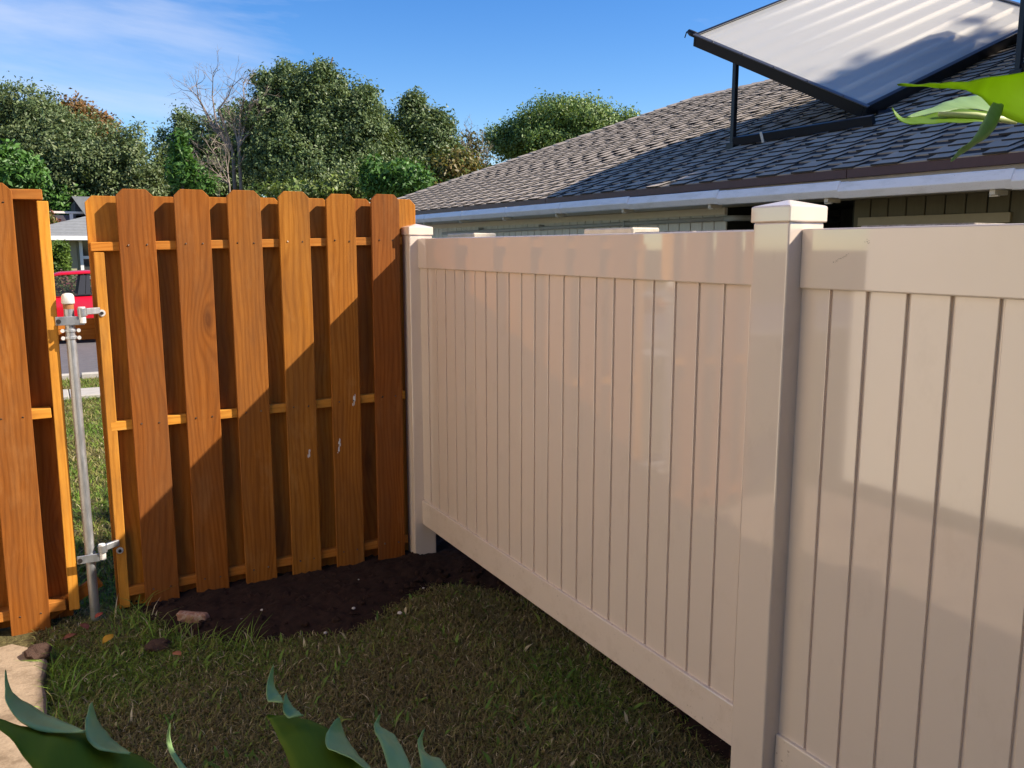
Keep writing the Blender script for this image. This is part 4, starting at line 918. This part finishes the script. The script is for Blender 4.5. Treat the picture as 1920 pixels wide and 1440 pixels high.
g = G(); ribbon(g, [(318, 1358, 1.045), (312, 1388, 1.045), (320, 1416, 1.025), (340, 1450, 0.995), (350, 1500, 0.945)], [(319, 1358, 1.045), (320, 1388, 1.045), (332, 1416, 1.025), (356, 1450, 0.995), (380, 1500, 0.945)], (0, -.1, 0), 18, 5); leafobj('lobe', g, ban_dark, lp)
g = G(); q = at(120, 1480, .9); g.tube([(P0.x, P0.y, 0), (P0.x+.02, P0.y, .6), (P0.x, P0.y-.02, P0.z-.15), tuple(q)], [.022, .018, .012, .006], 8); obj('stem', g, ban_dark, lp)
# middle plant
P0 = at(640, 1600, 1.05)
cpn = empty('broad_leaf_plant', (P0.x, P0.y, 0), 'dark broad leaf split into upright curled tips over the lawn', 'plant', 'leafy plants in front of the lawn')
g = G(); ribbon(g, [(500, 1344, 1.12), (505, 1350, 1.11), (522, 1385, 1.07), (542, 1430, 1.03), (560, 1500, .98)], [(501, 1341, 1.12), (560, 1345, 1.14), (612, 1366, 1.11), (680, 1425, 1.05), (740, 1500, 1.0)], (0, -.08, .10)); leafobj('leaf', g, ban_body, cpn)
g = G(); ribbon(g, [(512, 1248, 1.145), (501, 1278, 1.135), (500, 1306, 1.115), (506, 1316, 1.105), (530, 1318, 1.095)], [(513, 1248, 1.145), (513, 1280, 1.145), (521, 1298, 1.135), (528, 1308, 1.115), (532, 1317, 1.095)], (0, -.15, 0), 20, 7); leafobj('lobe', g, ban_dark, cpn)
g = G(); ribbon(g, [(535, 1302, 1.115), (530, 1322, 1.105), (533, 1338, 1.095), (545, 1346, 1.085), (567, 1342, 1.085)], [(537, 1302, 1.115), (544, 1318, 1.115), (555, 1330, 1.115), (563, 1337, 1.095), (569, 1341, 1.085)], (0, -.15, 0), 20, 7); leafobj('lobe', g, ban_dark, cpn)
g = G(); ribbon(g, [(634, 1346, 1.095), (614, 1370, 1.075), (611, 1396, 1.045), (625, 1408, 1.025), (655, 1420, 1.005), (690, 1445, 0.985)], [(637, 1346, 1.095), (644, 1372, 1.105), (657, 1396, 1.085), (672, 1416, 1.055), (688, 1432, 1.015), (700, 1448, 0.985)], (0, -.16, .03)); leafobj('lobe', g, ban_dark, cpn)
g = G(); ribbon(g, [(713, 1340, 1.145), (702, 1356, 1.135), (704, 1374, 1.115), (716, 1400, 1.075), (730, 1450, 1.025)], [(714, 1340, 1.145), (712, 1360, 1.145), (738, 1378, 1.135), (756, 1406, 1.085), (775, 1450, 1.025)], (0, -.12, .05)); leafobj('lobe', g, ban_dark, cpn)
g = G(); ribbon(g, [(795, 1368, 1.165), (784, 1386, 1.155), (785, 1406, 1.135), (788, 1426, 1.105), (792, 1460, 1.065)], [(796, 1368, 1.165), (792, 1390, 1.165), (800, 1414, 1.155), (826, 1424, 1.125), (846, 1460, 1.065)], (0, -.12, .05)); leafobj('lobe', g, ban_dark, cpn)
g = G(); q = at(640, 1480, 1.0); g.tube([(P0.x, P0.y, 0), (P0.x, P0.y, .6), (P0.x, P0.y-.02, P0.z-.1), tuple(q)], [.022, .018, .012, .006], 8); obj('stem', g, ban_dark, cpn)
# banana clump right of the camera; one leaf tip reaches into view
bp = empty('banana_plant', (1.28, .05, 0), 'banana plant whose torn sunlit yellow green leaf hangs before the roof', 'plant')
stm = plain('banana_stem', (.16, .19, .06), .5, 0, .2)
obj('stem', G().tube([(1.28, .05, -.05), (1.27, .07, .8), (1.29, .1, 1.5), (1.30, .14, 2.0)], [.10, .09, .07, .045], 14).mesh('st', smooth=True), stm, bp)
g = G()
ribbon(g, [(1682, 158, 1.42), (1740, 157, 1.41), (1800, 154, 1.40), (1880, 142, 1.38), (1990, 125, 1.33), (2120, 120, 1.25)], [(1684, 161, 1.42), (1745, 163, 1.42), (1800, 168, 1.42), (1836, 180, 1.42), (1890, 222, 1.40), (2040, 260, 1.30)], (0, 0, .12), 30, 11)
lf = leafobj('leaf', g, ban, bp)
g = G(); ribbon(g, [(1673, 206, 1.46), (1700, 221, 1.46), (1760, 212, 1.47), (1800, 205, 1.48), (1850, 210, 1.48), (1906, 226, 1.46)], [(1673, 203, 1.46), (1690, 228, 1.44), (1740, 232, 1.43), (1800, 229, 1.43), (1850, 228, 1.44), (1907, 230, 1.46)], (0, .0, -.05)); leafobj('lobe', g, ban, bp)
g = G(); ribbon(g, [(1700, 220, 1.46), (1760, 196, 1.52), (1800, 184, 1.54), (1835, 180, 1.54), (1880, 195, 1.52), (1930, 225, 1.48)], [(1700, 222, 1.46), (1760, 211, 1.47), (1800, 205, 1.48), (1850, 208, 1.48), (1885, 216, 1.48), (1932, 228, 1.46)], (0, .05, .05)); leafobj('lobe', g, ban_dark, bp)
g = G(); ribbon(g, [(1862, 192, 1.40), (1842, 228, 1.38), (1826, 258, 1.37), (1800, 280, 1.37), (1782, 302, 1.37)], [(1882, 198, 1.40), (1872, 228, 1.39), (1850, 258, 1.38), (1812, 282, 1.38), (1784, 303, 1.37)], (0, -.10, 0), 22, 7); leafobj('lobe', g, ban_dark, bp)
obj('midrib', G().tube([at(1760, 214, 1.455), at(1830, 217, 1.455), at(1906, 228, 1.45)], [.004, .006, .005], 8).mesh('mr', smooth=True), plain('leaf_rib', (.45, .50, .20), .5), bp)
def big_leaf(base, tip, width, droop, seed, mat):
    base, tip = Vector(base), Vector(tip); g = G(); n, m_ = 28, 9; ax = tip-base; sd = ax.cross(Vector((0, 0, 1))).normalized()
    for i in range(n):
        t = i/(n-1); c = base.lerp(tip, t)+Vector((0, 0, droop*4*t*(1-t))); w = width*(sin(pi*min(1, .06+t*.94))**.6)
        for j in range(m_):
            u = j/(m_-1)*2-1; tear = .03*noise.noise((i*.9, u*2, seed)); g.v.append(tuple(c+sd*(u*w/2)+Vector((0, 0, -.16*abs(u)*w+tear))))
    g.f = [(i*m_+j, i*m_+j+1, (i+1)*m_+j+1, (i+1)*m_+j) for i in range(n-1) for j in range(m_-1)]
    leafobj('leaf', g, mat, bp)
    obj('leaf_stalk', G().tube([(1.30, .13, 1.9), base+Vector((0, 0, .02)), base.lerp(tip, .5)+Vector((0, 0, droop-.008))], [.022, .014, .005], 8), stm, bp)
for k, (b0, t0, w, dr) in enumerate([((1.30, .30, 2.15), (1.02, .56, 1.86), .34, .12), ((1.32, .24, 2.3), (1.50, .42, 2.62), .42, .08), ((1.25, .20, 2.2), (1.12, .30, 2.75), .40, .05), ((1.33, .02, 2.3), (1.6, -.7, 2.5), .45, .2), ((1.2, .05, 2.2), (.55, -.5, 2.4), .45, .25), ((1.36, .22, 2.1), (1.62, .52, 2.05), .36, .12), ((1.28, .36, 2.1), (1.42, .60, 2.3), .46, .05), ((1.25, .34, 2.0), (1.22, .58, 2.05), .42, .05)]):
    big_leaf(b0, t0, w, dr, k*3.1, ban)

# ------------------------------------------------------------------ the photographer's own house, left of the yard (unseen; wall set for bounce and reflection)
own = empty('own_house', (-3.2, 3.0, 0), 'cream house end beyond the path, outside the picture, set for bounce light', 'house')
cream = siding('cream_siding', (.82, .74, .60))
me = G().box(-.02, 0, 0, .195, 0, 5.4).mesh('board', .004)
for k in range(16): obj('siding_board', me, cream, own, (-1.75, 1.15+.2*k, 0))
obj('wall', G().box(-6.5, -1.771, 1.15, 4.35, 0, 5.4), cream, own)
obj('roof', G().prism([(-7, 5.4), (-1.70, 5.4), (-1.70, 5.5), (-4, 6.5)], 'y', 1.0, 4.5), greyroof, own)

# unseen tall hedge, added behind the photographer to block low sky light
hd = empty('tall_hedge', (-1.5, -4.0, 0), 'tall dark hedge added behind the photographer to block low sky light, outside the picture', 'hedge')
obj('stems', G().box(-7.4, 1.2, -4.4, -3.7, -.1, 4.2), plain('hedge_shade', (.02, .03, .012), .9), hd)
obj('crown', leafcloud('hedge', [(-7+.9*k, -3.9, 2.2, .8, .5, 2.3) for k in range(9)], 700, 24, .2, .11, DARKG, 71, .2, 0), crown_m, hd)
